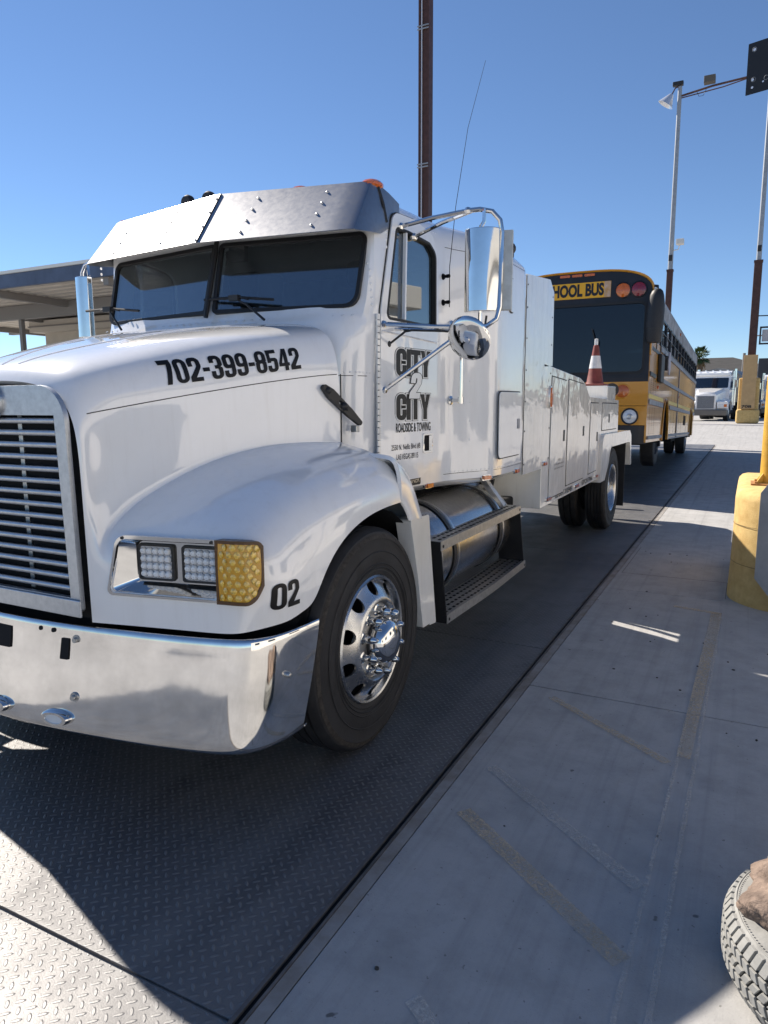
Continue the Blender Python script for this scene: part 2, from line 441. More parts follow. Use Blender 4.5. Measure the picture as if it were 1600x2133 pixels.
# small stones and dirt crumbs on the concrete
st = MB(); R = random.Random(3)
for _ in range(60):
    x, y = R.uniform(-.98, .9), R.uniform(1.5, 9)
    st.sphere((x, y, .003), R.uniform(.003, .010), 6, R.uniform(.7, 1.5), R.uniform(.7, 1.3), .5)
tag(st.build('gravel_crumbs', mat('crumb', (.05, .045, .04), .9)), None, None, kind='stuff')
tag(COL.objects['gravel_crumbs'], 'dark crumbs of gravel scattered over the concrete beside the scale', 'gravel', kind='stuff')
# ------------------------------------------------------------------ text
def font_mesh(txt, bold=0.0):
    c = bpy.data.curves.new('t', 'FONT'); c.body = txt; c.size = 1; c.offset = bold; c.resolution_u = 4
    o = bpy.data.objects.new('t', c); COL.objects.link(o); bpy.context.view_layer.update()
    me = bpy.data.meshes.new_from_object(o)
    vs = [tuple(v.co[:2]) for v in me.vertices]; fs = [tuple(p.vertices) for p in me.polygons]
    bpy.data.objects.remove(o); bpy.data.meshes.remove(me); return vs, fs
q = .45; i_ = .12
GL = {
 '0': (1, [[(0, 0, q), (1, 0, q), (1, 2, q), (0, 2, q)], [(.36, .3, i_), (.64, .3, i_), (.64, 1.7, i_), (.36, 1.7, i_)]]),
 '2': (1, [[(0, 0), (1, 0), (1, .34), (.46, .34), (1, 1.2, .4), (1, 2, q), (0, 2, q), (0, 1.28), (.36, 1.28), (.36, 1.7, i_), (.64, 1.7, i_), (.64, 1.25, .2), (0, .42, .2)]]),
 '3': (1, [[(0, .7), (0, 0, q), (1, 0, q), (1, .95, .25), (.82, 1.03, .03), (1, 1.12, .25), (1, 2, q), (0, 2, q), (0, 1.4), (.36, 1.4), (.36, 1.7, i_), (.64, 1.7, i_), (.64, 1.18, .1), (.36, 1.18), (.36, .88), (.64, .88, .1), (.64, .3, i_), (.36, .3, i_), (.36, .7)]]),
 '4': (1.05, [[(.5, 2), (.9, 2), (.9, .72), (1.05, .72), (1.05, .42), (.9, .42), (.9, 0), (.54, 0), (.54, .42), (0, .42), (0, .72)], [(.54, .72), (.54, 1.5), (.3, .72)]]),
 '5': (1, [[(.02, 2), (.95, 2), (.95, 1.68), (.34, 1.68), (.34, 1.28), (1, 1.28, .3), (1, 0, q), (0, 0, q), (0, .6), (.36, .6), (.36, .3, i_), (.64, .3, i_), (.64, .98, .1), (.36, .98, .08), (.36, .85), (.02, .85)]]),
 '7': (.95, [[(0, 2), (.95, 2), (.95, 1.65), (.62, 0), (.24, 0), (.57, 1.64), (0, 1.64)]]),
 '8': (1, [[(0, 0, q), (1, 0, q), (1, .95, .25), (.93, 1.03, .03), (1, 1.1, .25), (1, 2, q), (0, 2, q), (0, 1.1, .25), (.07, 1.03, .03), (0, .95, .25)], [(.36, .3, i_), (.64, .3, i_), (.64, .88, i_), (.36, .88, i_)], [(.36, 1.2, i_), (.64, 1.2, i_), (.64, 1.7, i_), (.36, 1.7, i_)]]),
 '9': (1, [[(0, .62), (0, 0, q), (1, 0, q), (1, 2, q), (0, 2, q), (0, .8, .35), (.64, .8), (.64, .3, i_), (.36, .3, i_), (.36, .62)], [(.36, 1.1, i_), (.64, 1.1, i_), (.64, 1.7, i_), (.36, 1.7, i_)]]),
 '-': (.55, [[(0, .75), (.55, .75), (.55, 1.08), (0, 1.08)]]),
 'C': (1, [[(1, 1.25), (1, 2, q), (0, 2, q), (0, 0, q), (1, 0, q), (1, .78), (.64, .78), (.64, .3, i_), (.36, .3, i_), (.36, 1.7, i_), (.64, 1.7, i_), (.64, 1.25)]]),
 'I': (.36, [[(0, 0), (.36, 0), (.36, 2), (0, 2)]]),
 'T': (.96, [[(0, 2), (.96, 2), (.96, 1.68), (.66, 1.68), (.66, 0), (.30, 0), (.30, 1.68), (0, 1.68)]]),
 'Y': (1.04, [[(0, 2), (.36, 2), (.52, 1.25), (.68, 2), (1.04, 2), (.70, .8), (.70, 0), (.34, 0), (.34, .8)]])}
def offset_loop(l, d):
    "grow a closed loop outward by d (counter-clockwise loops grow)"
    n = len(l); out = []
    A = sum(l[k][0]*l[(k+1) % n][1]-l[(k+1) % n][0]*l[k][1] for k in range(n)); sg = 1 if A > 0 else -1
    for k in range(n):
        p, a, b = Vector(l[k]), Vector(l[k-1]), Vector(l[(k+1) % n])
        e1, e2 = (p-a), (b-p)
        if e1.length < 1e-6: e1 = e2
        if e2.length < 1e-6: e2 = e1
        e1, e2 = e1.normalized(), e2.normalized()
        n1, n2 = Vector((e1.y, -e1.x))*sg, Vector((e2.y, -e2.x))*sg
        m = n1+n2
        m = m.normalized() if m.length > .1 else n1
        k2 = max(m.dot(n1), .45); out.append(tuple(p+m*d/k2))
    return out
def block_text(txt, sp=.10):
    "list of (loops) in block-glyph units, total width"
    x = 0; out = []
    for ch in txt:
        wd, loops = GL[ch]
        out.append([[(a+x, b) for a, b in rl(l, 4)] for l in loops]); x += wd+sp
    return out, x-sp
def text_mb(txt, fr, width, height, w0=.0012, w1=.0028, grow=0, outline_only=0, skew=0):
    gl, W = block_text(txt); sx, sy = width/W, height/2; mb = MB()
    for loops in gl:
        ls = loops
        if grow: ls = [offset_loop(loops[0], grow)]+[offset_loop(l, -grow*.6) for l in loops[1:]]
        ls = [[(a*sx+skew*b*sy, b*sy) for a, b in l] for l in ls]
        mb.plate(ls, fr, w0, w1)
    return mb
def font_mb(txt, fr, width, height, off=.002, bold=.02):
    vs, fs = font_mesh(txt, bold); x0 = min(v[0] for v in vs); x1 = max(v[0] for v in vs); y0 = min(v[1] for v in vs); y1 = max(v[1] for v in vs)
    mb = MB(); mb.add([fr((a-x0)/(x1-x0)*width, (b-y0)/(y1-y0)*height, off) for a, b in vs], fs); return mb

# ------------------------------------------------------------------ tow truck
XC = -2.72
TT = thing('tow_truck', 'white conventional-cab tow truck with steel visor, phone number on the hood, parked on the scale', 'tow truck', (XC, 6, 0))
def both(fn):
    for s in (1, -1): fn(s)
def X(xl, s=1): return XC+s*xl
def smx(mb, s):
    "mirror geometry about the truck centre plane"
    if s < 0: mb.v = [Vector((2*XC-v.x, v.y, v.z)) for v in mb.v]
    return mb

# hood: control net, x from centre, subdivided, then headlight pockets cut
H = [
 [(0, 1.84, 1.715), (.2, 1.84, 1.71), (.36, 1.84, 1.675), (.44, 1.842, 1.60), (.474, 1.842, 1.48), (.478, 1.84, 1.2), (.482, 1.842, .775), (.75, 1.902, .775), (.93, 1.938, .775), (1.05, 1.962, .775), (1.11, 1.985, .78), (1.165, 2.06, .79)],
 [(0, 1.868, 1.757), (0.2, 1.868, 1.752), (0.377, 1.868, 1.721), (0.458, 1.868, 1.651), (0.486, 1.852, 1.53), (0.489, 1.846, 1.25), (0.515, 1.85, 1), (0.75, 1.905, 1), (0.95, 1.945, 1), (1.14, 1.985, 1), (1.205, 2.03, 0.96), (1.215, 2.13, 0.8)],
 [(0, 1.93, 1.787), (0.2, 1.93, 1.782), (0.392, 1.93, 1.764), (0.478, 1.93, 1.702), (0.497, 1.93, 1.58), (0.5, 1.93, 1.35), (0.53, 1.885, 1.12), (0.75, 1.918, 1.14), (0.95, 1.958, 1.14), (1.14, 2, 1.135), (1.222, 2.1, 1.02), (1.224, 2.2, 0.82)],
 [(0, 2.05, 1.833), (0.2, 2.05, 1.828), (0.412, 2.05, 1.809), (0.518, 2.05, 1.747), (0.539, 2.05, 1.625), (0.54, 2.05, 1.43), (0.555, 2.03, 1.235), (0.78, 2.04, 1.225), (0.98, 2.07, 1.2), (1.15, 2.11, 1.165), (1.218, 2.2, 1.05), (1.226, 2.29, 0.83)],
 [(0, 2.3, 1.9), (0.25, 2.3, 1.895), (0.482, 2.3, 1.876), (0.598, 2.3, 1.807), (0.625, 2.3, 1.68), (0.63, 2.3, 1.5), (0.635, 2.3, 1.355), (0.85, 2.3, 1.335), (1.02, 2.3, 1.295), (1.165, 2.31, 1.235), (1.223, 2.34, 1.11), (1.23, 2.365, 0.95)],
 [(0, 2.55, 1.957), (0.3, 2.55, 1.952), (0.562, 2.55, 1.936), (0.688, 2.55, 1.87), (0.712, 2.55, 1.713), (0.717, 2.55, 1.56), (0.72, 2.55, 1.418), (0.9, 2.55, 1.395), (1.05, 2.55, 1.35), (1.172, 2.55, 1.275), (1.228, 2.54, 1.185), (1.233, 2.52, 1.07)],
 [(0, 2.8, 2), (0.35, 2.8, 1.995), (0.642, 2.8, 1.979), (0.773, 2.8, 1.917), (0.798, 2.8, 1.735), (0.8, 2.8, 1.6), (0.802, 2.8, 1.435), (0.96, 2.8, 1.415), (1.08, 2.8, 1.37), (1.18, 2.8, 1.295), (1.228, 2.8, 1.215), (1.234, 2.77, 1.135)],
 [(0, 3.07, 2.035), (0.4, 3.07, 2.03), (0.712, 3.07, 2.014), (0.853, 3.07, 1.957), (0.888, 3.07, 1.76), (0.888, 3.07, 1.62), (0.888, 3.07, 1.42), (1, 3.07, 1.4), (1.1, 3.07, 1.365), (1.185, 3.07, 1.3), (1.228, 3.07, 1.22), (1.234, 3.06, 1.14)]]
rows = []
for r in H:
    left = [Vector((X(a, -1), b, c)) for a, b, c in r[:0:-1]]; right = [Vector((X(a), b, c)) for a, b, c in r]
    rows.append(left+right)
hm = MB().grid(rows).mesh('hood')
# keep the hood/fender valley crisp
bm = bmesh.new(); bm.from_mesh(hm); cl = bm.edges.layers.float.get('crease_edge') or bm.edges.layers.float.new('crease_edge')
key = set()
for ri, r in enumerate(H):
    for ci in (6,):
        if ri >= 1:
            for s in (1, -1): key.add((round(X(r[ci][0], s), 4), round(r[ci][1], 4), round(r[ci][2], 4)))
for e in bm.edges:
    if all((round(v.co.x, 4), round(v.co.y, 4), round(v.co.z, 4)) in key for v in e.verts): e[cl] = .62
    if e.is_boundary: e[cl] = 1.0
vc = bm.verts.layers.float.get('crease_vert') or bm.verts.layers.float.new('crease_vert')
ck = {(round(X(r_[ci][0], s), 4), round(r_[ci][1], 4), round(r_[ci][2], 4)) for r_ in (H[0],) for ci in (6,) for s in (1, -1)}
for v in bm.verts:
    if (round(v.co.x, 4), round(v.co.y, 4), round(v.co.z, 4)) in ck: v[vc] = 1.0
bmesh.ops.recalc_face_normals(bm, faces=bm.faces)
if sum(f.normal.z for f in bm.faces) < 0: bmesh.ops.reverse_faces(bm, faces=bm.faces)
bm.to_mesh(hm); bm.free()
hm = bake(hm, [('SUBSURF', dict(levels=3))])
skin = hm.copy()
hm = bake(hm, [('SOLIDIFY', dict(thickness=.022, offset=-1, use_even_offset=True))])
# headlight frame: u along the front face, v up
def hl_frame(s):
    if s > 0: return FR((X(.50), 1.862, 0), (.6, .122, 0), (0, 0, 1))
    return FR((X(1.10, -1), 1.984, 0), (.6, -.122, 0), (0, 0, 1))
def hl(u, s): return u if s > 0 else .6123-u
def hl_loop(s, pts):
    l = rl([(hl(p[0], s),)+tuple(p[1:]) for p in pts]); return l if s > 0 else l[::-1]
HLP = [(.070, .905, .02), (.525, .905, .02), (.525, 1.118, .02), (.125, 1.118, .05)]
cs = []
for s in (1, -1):
    cs.append(cutter(MB().plate([hl_loop(s, HLP)], hl_frame(s), -.09, .12)))
hm = booldiff(hm, cs)
hood = place(hm, 'hood', WHITE, TT, smooth=40)
sb = bmesh.new(); sb.from_mesh(skin); BV = BVHTree.FromBMesh(sb)
def drape(mb, d=Vector((-1, 0, 0)), off=.003):
    "lay flat lettering on the hood skin"
    me = mb.mesh('t', fix=False); b2 = bmesh.new(); b2.from_mesh(me)
    bmesh.ops.triangulate(b2, faces=b2.faces)
    for _ in range(3):
        es_ = [e for e in b2.edges if e.calc_length() > .02]
        if not es_: break
        bmesh.ops.subdivide_edges(b2, edges=es_, cuts=1)
        bmesh.ops.triangulate(b2, faces=b2.faces)
    for v in b2.verts:
        h, n, i, dist = BV.ray_cast(v.co-d*.5, d)
        if h: v.co = h+(n if n.dot(d) < 0 else -n)*off
    m2 = MB(); b2.verts.ensure_lookup_table(); m2.v = [v.co.copy() for v in b2.verts]; m2.f = [tuple(v.index for v in f.verts) for f in b2.faces]; m2.m = [0]*len(m2.f)
    b2.free(); return m2
hsd = Vector((.325, .946, 0))
def flat_text(txt, o, u, v, width, height):
    gl, W = block_text(txt); sx, sy = width/W, height/2; mb = MB(); fr = FR(o, u, v)
    for loops in gl:
        ls = [[(a*sx, b*sy) for a, b in l] for l in loops]; flat = [p for l in ls for p in l]
        mb.add([fr(*p) for p in flat], tessellate_polygon([[Vector((*p, 0)) for p in l] for l in ls]))
    return mb
mb = drape(flat_text('702-399-8542', (-2.05, 2.195, 1.692), (0, .657, .088), (0, -.03, 1), .665, .098))
mb.build('phone_number', INK, hood, smooth=0, fix=False)
mb = drape(flat_text('02', (-1.45, 2.052, .857), (0, 1, .01), (0, .0, 1), .135, .100))
mb.build('unit_number', INK, hood, smooth=0, fix=False)
# seam along the hood side
def on_hood(y, z, s=1, off=.0015):
    h, n, i, d = BV.ray_cast(Vector((XC+2, y, z)), Vector((-1, 0, 0)))
    p = h+Vector((off, 0, 0)); return p if s > 0 else Vector((2*XC-p.x, p.y, p.z))
def top_hood(x, y, off=.001):
    h, n, i, d = BV.ray_cast(Vector((x, y, 3)), Vector((0, 0, -1))); return h+Vector((0, 0, off))
for s in (1, -1):
    sm = MB(); sm.tube([on_hood(1.885+t*1.175, 1.583+.175*(1-(1-t)**1.25), s, .0) for t in [k/24 for k in range(25)]], .0022, 6)
    sm.build('hood_seam', GAP, hood)
for s in (1, -1):
    sm = MB(); sm.tube([Vector((X(a*.997, s), 3.088, z)) for a, y, z in H[-1][4:7]], .0035, 6)
    sm.build('hood_rear_seal', GAP, hood)
# raised rib lines on the hood top
rb = MB()
for s in (1, -1):
    pts = [top_hood(X((.05+.36*t), s), 1.93+1.12*t, -.004) for t in [k/20 for k in range(21)]]
    rb.tube(pts, .008, 8)
rb.build('hood_rib', WHITE, hood)
# rubber hood latch
lt = MB()
a = Vector((XC+.835, 2.96, 1.70)); b = Vector((XC+.915, 3.19, 1.51))
d = (b-a); Ln = d.length; nrm = Vector((1, -.3, 0)).normalized(); vv = nrm.cross(d).normalized()
fr = FR(a+nrm*.02, d, vv)
lt.plate([rl([(0, -.012, .01), (.06, -.026, .01), (Ln*.7, -.022, .01), (Ln, -.012, .01), (Ln, .012, .01), (Ln*.7, .022, .01), (.06, .026, .01), (0, .012, .01)]), rect(.12, -.010, Ln*.6, .010, .008)], fr, 0, .022)
lt.sphere(fr(.035, 0, .015), .02, 10); lt.sphere(fr(.16, 0, .02), .022, 10, 1, 1, 1); lt.tube([fr(.14, 0, .02), fr(Ln*.62, 0, .02)], .007)
la = lt.build('hood_latch', BLACK, TT, bevel=.003)
lk = MB(); lk.box(XC+.895, XC+.93, 3.165, 3.20, 1.47, 1.505); lk.build('latch_keeper', ALU, la, bevel=.004)
lt = smx(MB().add(lt.v, lt.f), -1); lt.build('hood_latch', BLACK, TT, bevel=.003)

# headlights
for s in (1, -1):
    fr = hl_frame(s); OL = lambda pts: hl_loop(s, pts)
    outer = [(.055, .893, .022), (.535, .893, .010), (.535, 1.130, .010), (.112, 1.130, .055)]
    inner = [(.068, .903, .018), (.528, .903, .008), (.528, 1.116, .008), (.120, 1.116, .045)]
    bz = MB().plate([OL(outer), OL(inner)], fr, .004, .020)
    # sloping inner walls, back plate with two lamp openings
    A = OL([(.068, .903, .018), (.528, .903, .008), (.528, 1.116, .008), (.120, 1.116, .045)]); B = OL([(.15, .938, .015), (.525, .938, .008), (.525, 1.097, .008), (.165, 1.097, .02)])
    bz.grid([[fr(*p, .006) for p in A], [fr(*p, -.055) for p in B]], close_u=True)
    lamps = [(.162, .945, .320, 1.090), (.352, .945, .512, 1.090)]
    holes = [hl_loop(s, [(a0, b0, .012), (a1, b0, .012), (a1, b1, .012), (a0, b1, .012)]) for a0, b0, a1, b1 in lamps]
    bz.plate([B]+holes, fr, -.060, -.052)
    hb = bz.build('headlight_bezel', CHROME, TT, bevel=.002)
    for a0, b0, a1, b1 in lamps:
        P = lambda k: hl_loop(s, [(a0+k, b0+k, .012), (a1-k, b0+k, .012), (a1-k, b1-k, .012), (a0+k, b1-k, .012)])
        h = MB().plate([P(.002), P(.010)], fr, -.058, -.038).build('headlight', BLACK, hb, bevel=.002)
        MB().plate([P(.009)], fr, -.052, -.042).build('reflector', mat('lamp_reflector', (.62, .65, .68), .12, 1) if 'lamp_reflector' not in bpy.data.materials else bpy.data.materials['lamp_reflector'], hb)
        le = MB()
        for i in range(5):
            for j in range(4):
                u0 = a0+.013+(a1-a0-.026)*(i+.5)/5; v0 = b0+.013+(b1-b0-.026)*(j+.5)/4
                le.lathe([(.001, .012), (.009, .010), (.0145, .002), (.0145, 0)], fr(hl(u0, s), v0, -.040), fr.n, 10)
        le.build('led_cluster', LENS, hb)
    for u0, v0 in ((.14, 1.12), (.515, 1.12)):
        MB().lathe([(0, .004), (.006, .004), (.006, 0)], fr(hl(u0, s), v0, .020), fr.n, 10).build('bezel_screw', BLACK, hb)
    # wrap-round amber corner lamp
    def cl_pt(t, z, off):
        x = .565*.98+.5; base = [(1.034, 1.957), (1.066, 1.964), (1.10, 1.971), (1.135, 1.981), (1.160, 1.992), (1.180, 2.008)]
        nn = [(-.2, -1), (-.3, -1), (-.1+.4, -1), (.75, -.8), (1, -.4), (1, -.25)]
        k = t*(len(base)-1); i = min(int(k), len(base)-2); f = k-i
        p = Vector(base[i]).lerp(Vector(base[i+1]), f); n = Vector(nn[i]).lerp(Vector(nn[i+1]), f).normalized()
        return Vector((X(p.x+n.x*off, s), p.y+n.y*off, z))
    def zr(t): return .893+.075*max(0, (t-.55)/.45)**2, 1.132-.018*max(0, (t-.85)/.15)**2
    fm, ln = MB(), MB(); T = [k/16 for k in range(17)]
    def ring(off, inset):
        lo = []; 
        for t in T:
            tt = inset*.05+(1-inset*.11)*t; z0, z1 = zr(t); lo.append(cl_pt(tt, z0+inset*.012, off))
        hi = []
        for t in T[::-1]:
            tt = inset*.05+(1-inset*.11)*t; z0, z1 = zr(t); hi.append(cl_pt(tt, z1-inset*.012, off))
        return lo+hi
    r0, r1, r2, r3 = ring(-.02, 0), ring(.020, 0), ring(.020, 1), ring(.010, 1)
    fm.grid([r0, r1, r2, r3], close_u=True)
    tl = fm.build('turn_signal', mat('smoked_amber', (.10, .05, .02), .3) if 'smoked_amber' not in bpy.data.materials else bpy.data.materials['smoked_amber'], TT)
    ln.grid([[cl_pt(.05+.89*t, zr(t)[0]+.012+(zr(t)[1]-zr(t)[0]-.024)*j/6, .014+.004*sin(pi*j/6)) for t in T] for j in range(7)])
    ln.build('amber_lens', AMBER2, tl)
    fc = MB()
    for i in range(5):
        for j in range(8):
            t = .12+.165*i+.08*(j % 2); z0, z1 = zr(t); z = z0+.026+(z1-z0-.052)*j/7
            if t > .92: continue
            p = cl_pt(t, z, .014); q_ = cl_pt(t, z, .03); fc.lathe([(.0, .007), (.005, .0065), (.0135, .003), (.0150, 0)], p, (q_-p), 6)
    fc.build('lens_facets', AMBERD, tl)

# grille
gy = 1.835
gf = FR((XC, gy, 0), (1, 0, 0), (0, 0, 1))
out = rl([(-.458, .815, .02), (.458, .815, .02), (.440, 1.692, .14), (-.440, 1.692, .14)], 8)
inn = rl([(-.405, .872), (.405, .872), (.385, 1.578), (-.385, 1.578)])
gs = MB().plate([out, inn], gf, -.0, .022)
gr = gs.build('grille_surround', GRILLE, TT, bevel=.004)
lo_ = MB(); lo_.box(XC-.468, XC+.468, gy-.034, gy-.0235, .800, .868); lo_.build('lower_grille_bar', GRILLE, gr, bevel=.004)
for k in range(15):
    z = .905+k*.0465
    w_ = .40-.02*(z-.87)/.7-.002
    bar = MB(); n = 9
    prof = [(gy-.018+.022*(1-cos(pi*i/(n-1)))*0.5, z+.012*sin(pi*i/(n-1))+.000) for i in range(n)]+[(gy+.012, z-.012), (gy-.010, z-.010)]
    bar.grid([[(XC+sx*w_, a_, b_) for a_, b_ in prof] for sx in (-1, 1)], close_u=True)
    bar.build('grille_bar', GRILLE, gr, smooth=50)
gb = MB(); gb.box(XC-.46, XC+.46, gy+.075, gy+.085, .80, 1.6); gb.build('radiator', mat('radiator_core', (.03, .028, .026), .7, .2, noise=(120, 2.5, 2)), TT)
gv = MB()
for x in (.115,): gv.box(XC+x-.012, XC+x+.012, gy+.030, gy+.036, .87, 1.58)
gv.build('grille_strut', ALU, gr)
em = MB().lathe([(.076, 0), (.076, .012), (.068, .016), (.060, .012), (.060, .004)], (XC+.022, gy-.022, 1.632), (0, -1, 0), 36)
emb = em.build('hood_emblem', CHROME, gr)
MB().lathe([(.0, .008), (.053, .006)], (XC+.022, gy-.022, 1.632), (0, -1, 0), 32).build('emblem_disc', mat('navy_enamel', (.012, .018, .05), .2, coat=1), gr)
# dark surround gap between grille and hood lip
gg = MB().plate([rl([(-.466, .78), (.466, .78), (.448, 1.68, .22), (-.448, 1.68, .22)], 8)], gf, -.050, -.034); gg.build('grille_recess', DARK, TT)

# bumper
BP = [(0, 1.795), (.3, 1.81), (.6, 1.852), (.8, 1.885), (.98, 1.925), (1.08, 1.955), (1.135, 1.985), (1.175, 2.03), (1.20, 2.09), (1.218, 2.18), (1.225, 2.32)]
def bump_row(k):
    x, y = BP[k]; e = max(0, (k-6)/4)
    zt, zb = .758, .338+(.008 if k == 10 else 0)
    cols = [(x-.035*(k > 5)*1, y+.03, zt-.03), (x-.02*(k > 5), y+.018, zt-.003), (x-.004, y+.003, zt), (x, y-.004, zt-.012)]
    for t in (.15, .35, .55, .75, .95): cols.append((x+.004*sin(pi*t), y-.075*t-(.065*t*e if k == 10 else 0), zt-.015-(zt-zb-.015)*t))
    cols.append((x-.002, y-.07-(.065 if k == 10 else 0), zb)); cols.append((x-.02*(k > 5), y-.045, zb+.002))
    return cols
rows = [[Vector((X(a, -1), b, c)) for a, b, c in bump_row(k)] for k in range(10, 0, -1)]+[[Vector((X(a), b, c)) for a, b, c in bump_row(k)] for k in range(11)]
bmh = bake(MB().grid(rows).mesh('bumper'), [('SUBSURF', dict(levels=2)), ('SOLIDIFY', dict(thickness=.006, offset=0))])
bump = place(bmh, 'front_bumper', BUMPER, TT, smooth=50)
def bface(xl, z):
    "point on the bumper face, and outward normal"
    for k in range(10):
        if BP[k][0] <= abs(xl) <= BP[k+1][0]:
            t = (abs(xl)-BP[k][0])/(BP[k+1][0]-BP[k][0]); y = BP[k][1]+(BP[k+1][1]-BP[k][1])*t
            d = Vector((BP[k+1][0]-BP[k][0], BP[k+1][1]-BP[k][1], 0)).normalized(); break
    y -= .079*(.743-z)/.405
    n = Vector((d.y, -d.x, 0)); 
    if xl < 0: n.x = -n.x; d.x = -d.x
    return Vector((XC+xl, y, z)), n
def bpatch(name, xl, z, hw_, hh, m, r=.004, dep=.006):
    p, n = bface(xl, z); u = Vector((0, 0, 1)).cross(n); fr = FR(p, u, (0, -.195, -1)); fr.v = -fr.v; fr.n = u.cross(fr.v).normalized()
    return MB().plate([rect(-hw_, -hh, hw_, hh, r)], fr, -.004, dep).build(name, m, bump, smooth=30)
for xl in (.0, ): bpatch('tow_hole_shade', xl, .672, .065, .044, DARK)  # holes and slots are dark plates on the face, painting the shade inside
for s in (1, -1):
    bpatch('bumper_slot_shade', s*.365, .662, .020, .042, DARK)
    for xl, z in ((.23, .728), (.30, .728)): bpatch('bumper_hole_shade', s*xl, z, .009, .009, DARK, .008)
    for xl, z in ((.415, .702), (.43, .482)):
        p, n = bface(s*xl, z)
        MB().lathe([(0, .016), (.010, .016), (.011, .004), (.019, .004), (.020, 0), (.020, -.004)], p, n, 16).build('bumper_bolt', ALU, bump)
    p = Vector((X(1.2215, s), 2.10, .60)); MB().lathe([(0, .014), (.008, .012), (.012, .004), (.012, -.01)], p, (s, -.1, 0), 12).build('bumper_bolt', ALU, bump)
    # small oval fog light in a chrome pod
    for xl in (.355, .02 if s > 0 else .36):
        if s < 0 and xl != .36: continue
        p, n = bface(s*xl, .395); u = Vector((0, 0, 1)).cross(n); fr = FR(p, u, (0, 0, 1))
        pod = MB(); ring = []
        for (r, h) in ((1.0, -.006), (1.0, .012), (.86, .024), (.62, .024), (.60, .016)):
            ring.append([fr(.072*r*cos(2*pi*k/32), .031*r*sin(2*pi*k/32), h) for k in range(32)])
        pod.grid(ring, close_u=True); po = pod.build('bumper_light', CHROME, bump, smooth=50)
        MB().plate([circ(0, 0, .046, 24, .019)], fr, .010, .018).build('light_lens', LENS, bump)
bolt = None

# fender rear section and mud guard
for s in (1, -1):
    o_ = [(3.045, 1.382), (3.12, 1.350), (3.195, 1.293), (3.270, 1.208), (3.335, 1.110), (3.383, 1.030)]
    i2 = [(3.06, 1.145), (3.085, 1.13), (3.11, 1.105), (3.13, 1.085), (3.15, 1.06), (3.163, 1.035)]
    rows = []
    for (a_, b_), (c_, d_) in zip(o_, i2):
        rows.append([Vector((X(.90, s), a_-.01, b_)), Vector((X(1.06, s), a_-.006, b_-.006)), Vector((X(1.17, s), a_-.006, b_-.012)), Vector((X(1.226, s), a_-.014, b_-.028)), Vector((X(1.239, s), (a_+c_)/2, (b_+d_)/2)), Vector((X(1.240, s), c_, d_)), Vector((X(1.225, s), c_-.002, d_-.006))])
    me = bake(MB().grid(rows).mesh('f'), [('SUBSURF', dict(levels=2)), ('SOLIDIFY', dict(thickness=.02, offset=-1 if s > 0 else 1))])
    place(me, 'fender_extension', WHITE, TT, smooth=45)
    fr = FR((X(1.232, s), 0, 0), (0, 1, 0), (0, 0, 1))
    mg = MB().plate([rl([(3.17, 1.035, .015), (3.405, 1.03, .02), (3.425, .86, .3), (3.508, .41, .01), (3.33, .42, .01), (3.255, .72, .4)])], fr, 0 if s > 0 else -.0, .0)
    mg = MB().plate([rl([(3.17, 1.035, .015), (3.405, 1.03, .02), (3.44, .80, .5), (3.508, .405, .01), (3.33, .425, .01), (3.265, .72, .6)])], fr, (-.085 if s > 0 else 0), (0 if s > 0 else .085))
    mg.build('mud_guard', WHITE2, TT, bevel=.008)
    # wheel-well liner
    wl = MB(); rr = .64
    wl.grid([[Vector((X(xl, s), 2.80+rr*cos(t), .50+rr*sin(t))) for t in [pi*k/16 for k in range(17)]] for xl in (.50, 1.19)])
    wl.grid([[Vector((X(.50, s), 2.80+r_*cos(t), .50+r_*sin(t))) for t in [pi*k/16 for k in range(17)]] for r_ in (.05, rr)])
    wl.build('wheel_well', DARK, TT)

# chassis, axles, engine underside
ch = MB()
for s in (1, -1): ch.box(*sorted((X(.36, s), X(.44, s))), 2.1, 10.1, .62, .90)
ch.box(X(-.44), X(.44), 1.93, 2.0, .45, .80); ch.box(X(-.5), X(.5), 2.15, 3.4, .75, 1.35); ch.box(X(-.35), X(.35), 3.4, 5.2, .7, 1.0)
ch.box(X(-.95), X(.95), 2.0, 2.06, .55, .70)
for y in (2.0, 5.5, 8.6, 10.0): ch.box(X(-.36), X(.36), y, y+.08, .66, .86)
ch.tube([(X(-1), 2.80, .50), (X(1), 2.80, .50)], .06, 10); ch.tube([(X(-.9), 9.3, .53), (X(.9), 9.3, .53)], .10, 12); ch.sphere((XC, 9.3, .55), .22, 14)
ch.build('chassis', DARK, TT)

HUBP = mat('satin_hub', (.50, .50, .50), .38, 1, noise=(30, .8, 5))
SCUFF = mat('scuffed_rubber', (.055, .048, .042), .85, noise=(40, .25, 9), bump=(120, .5, .003))
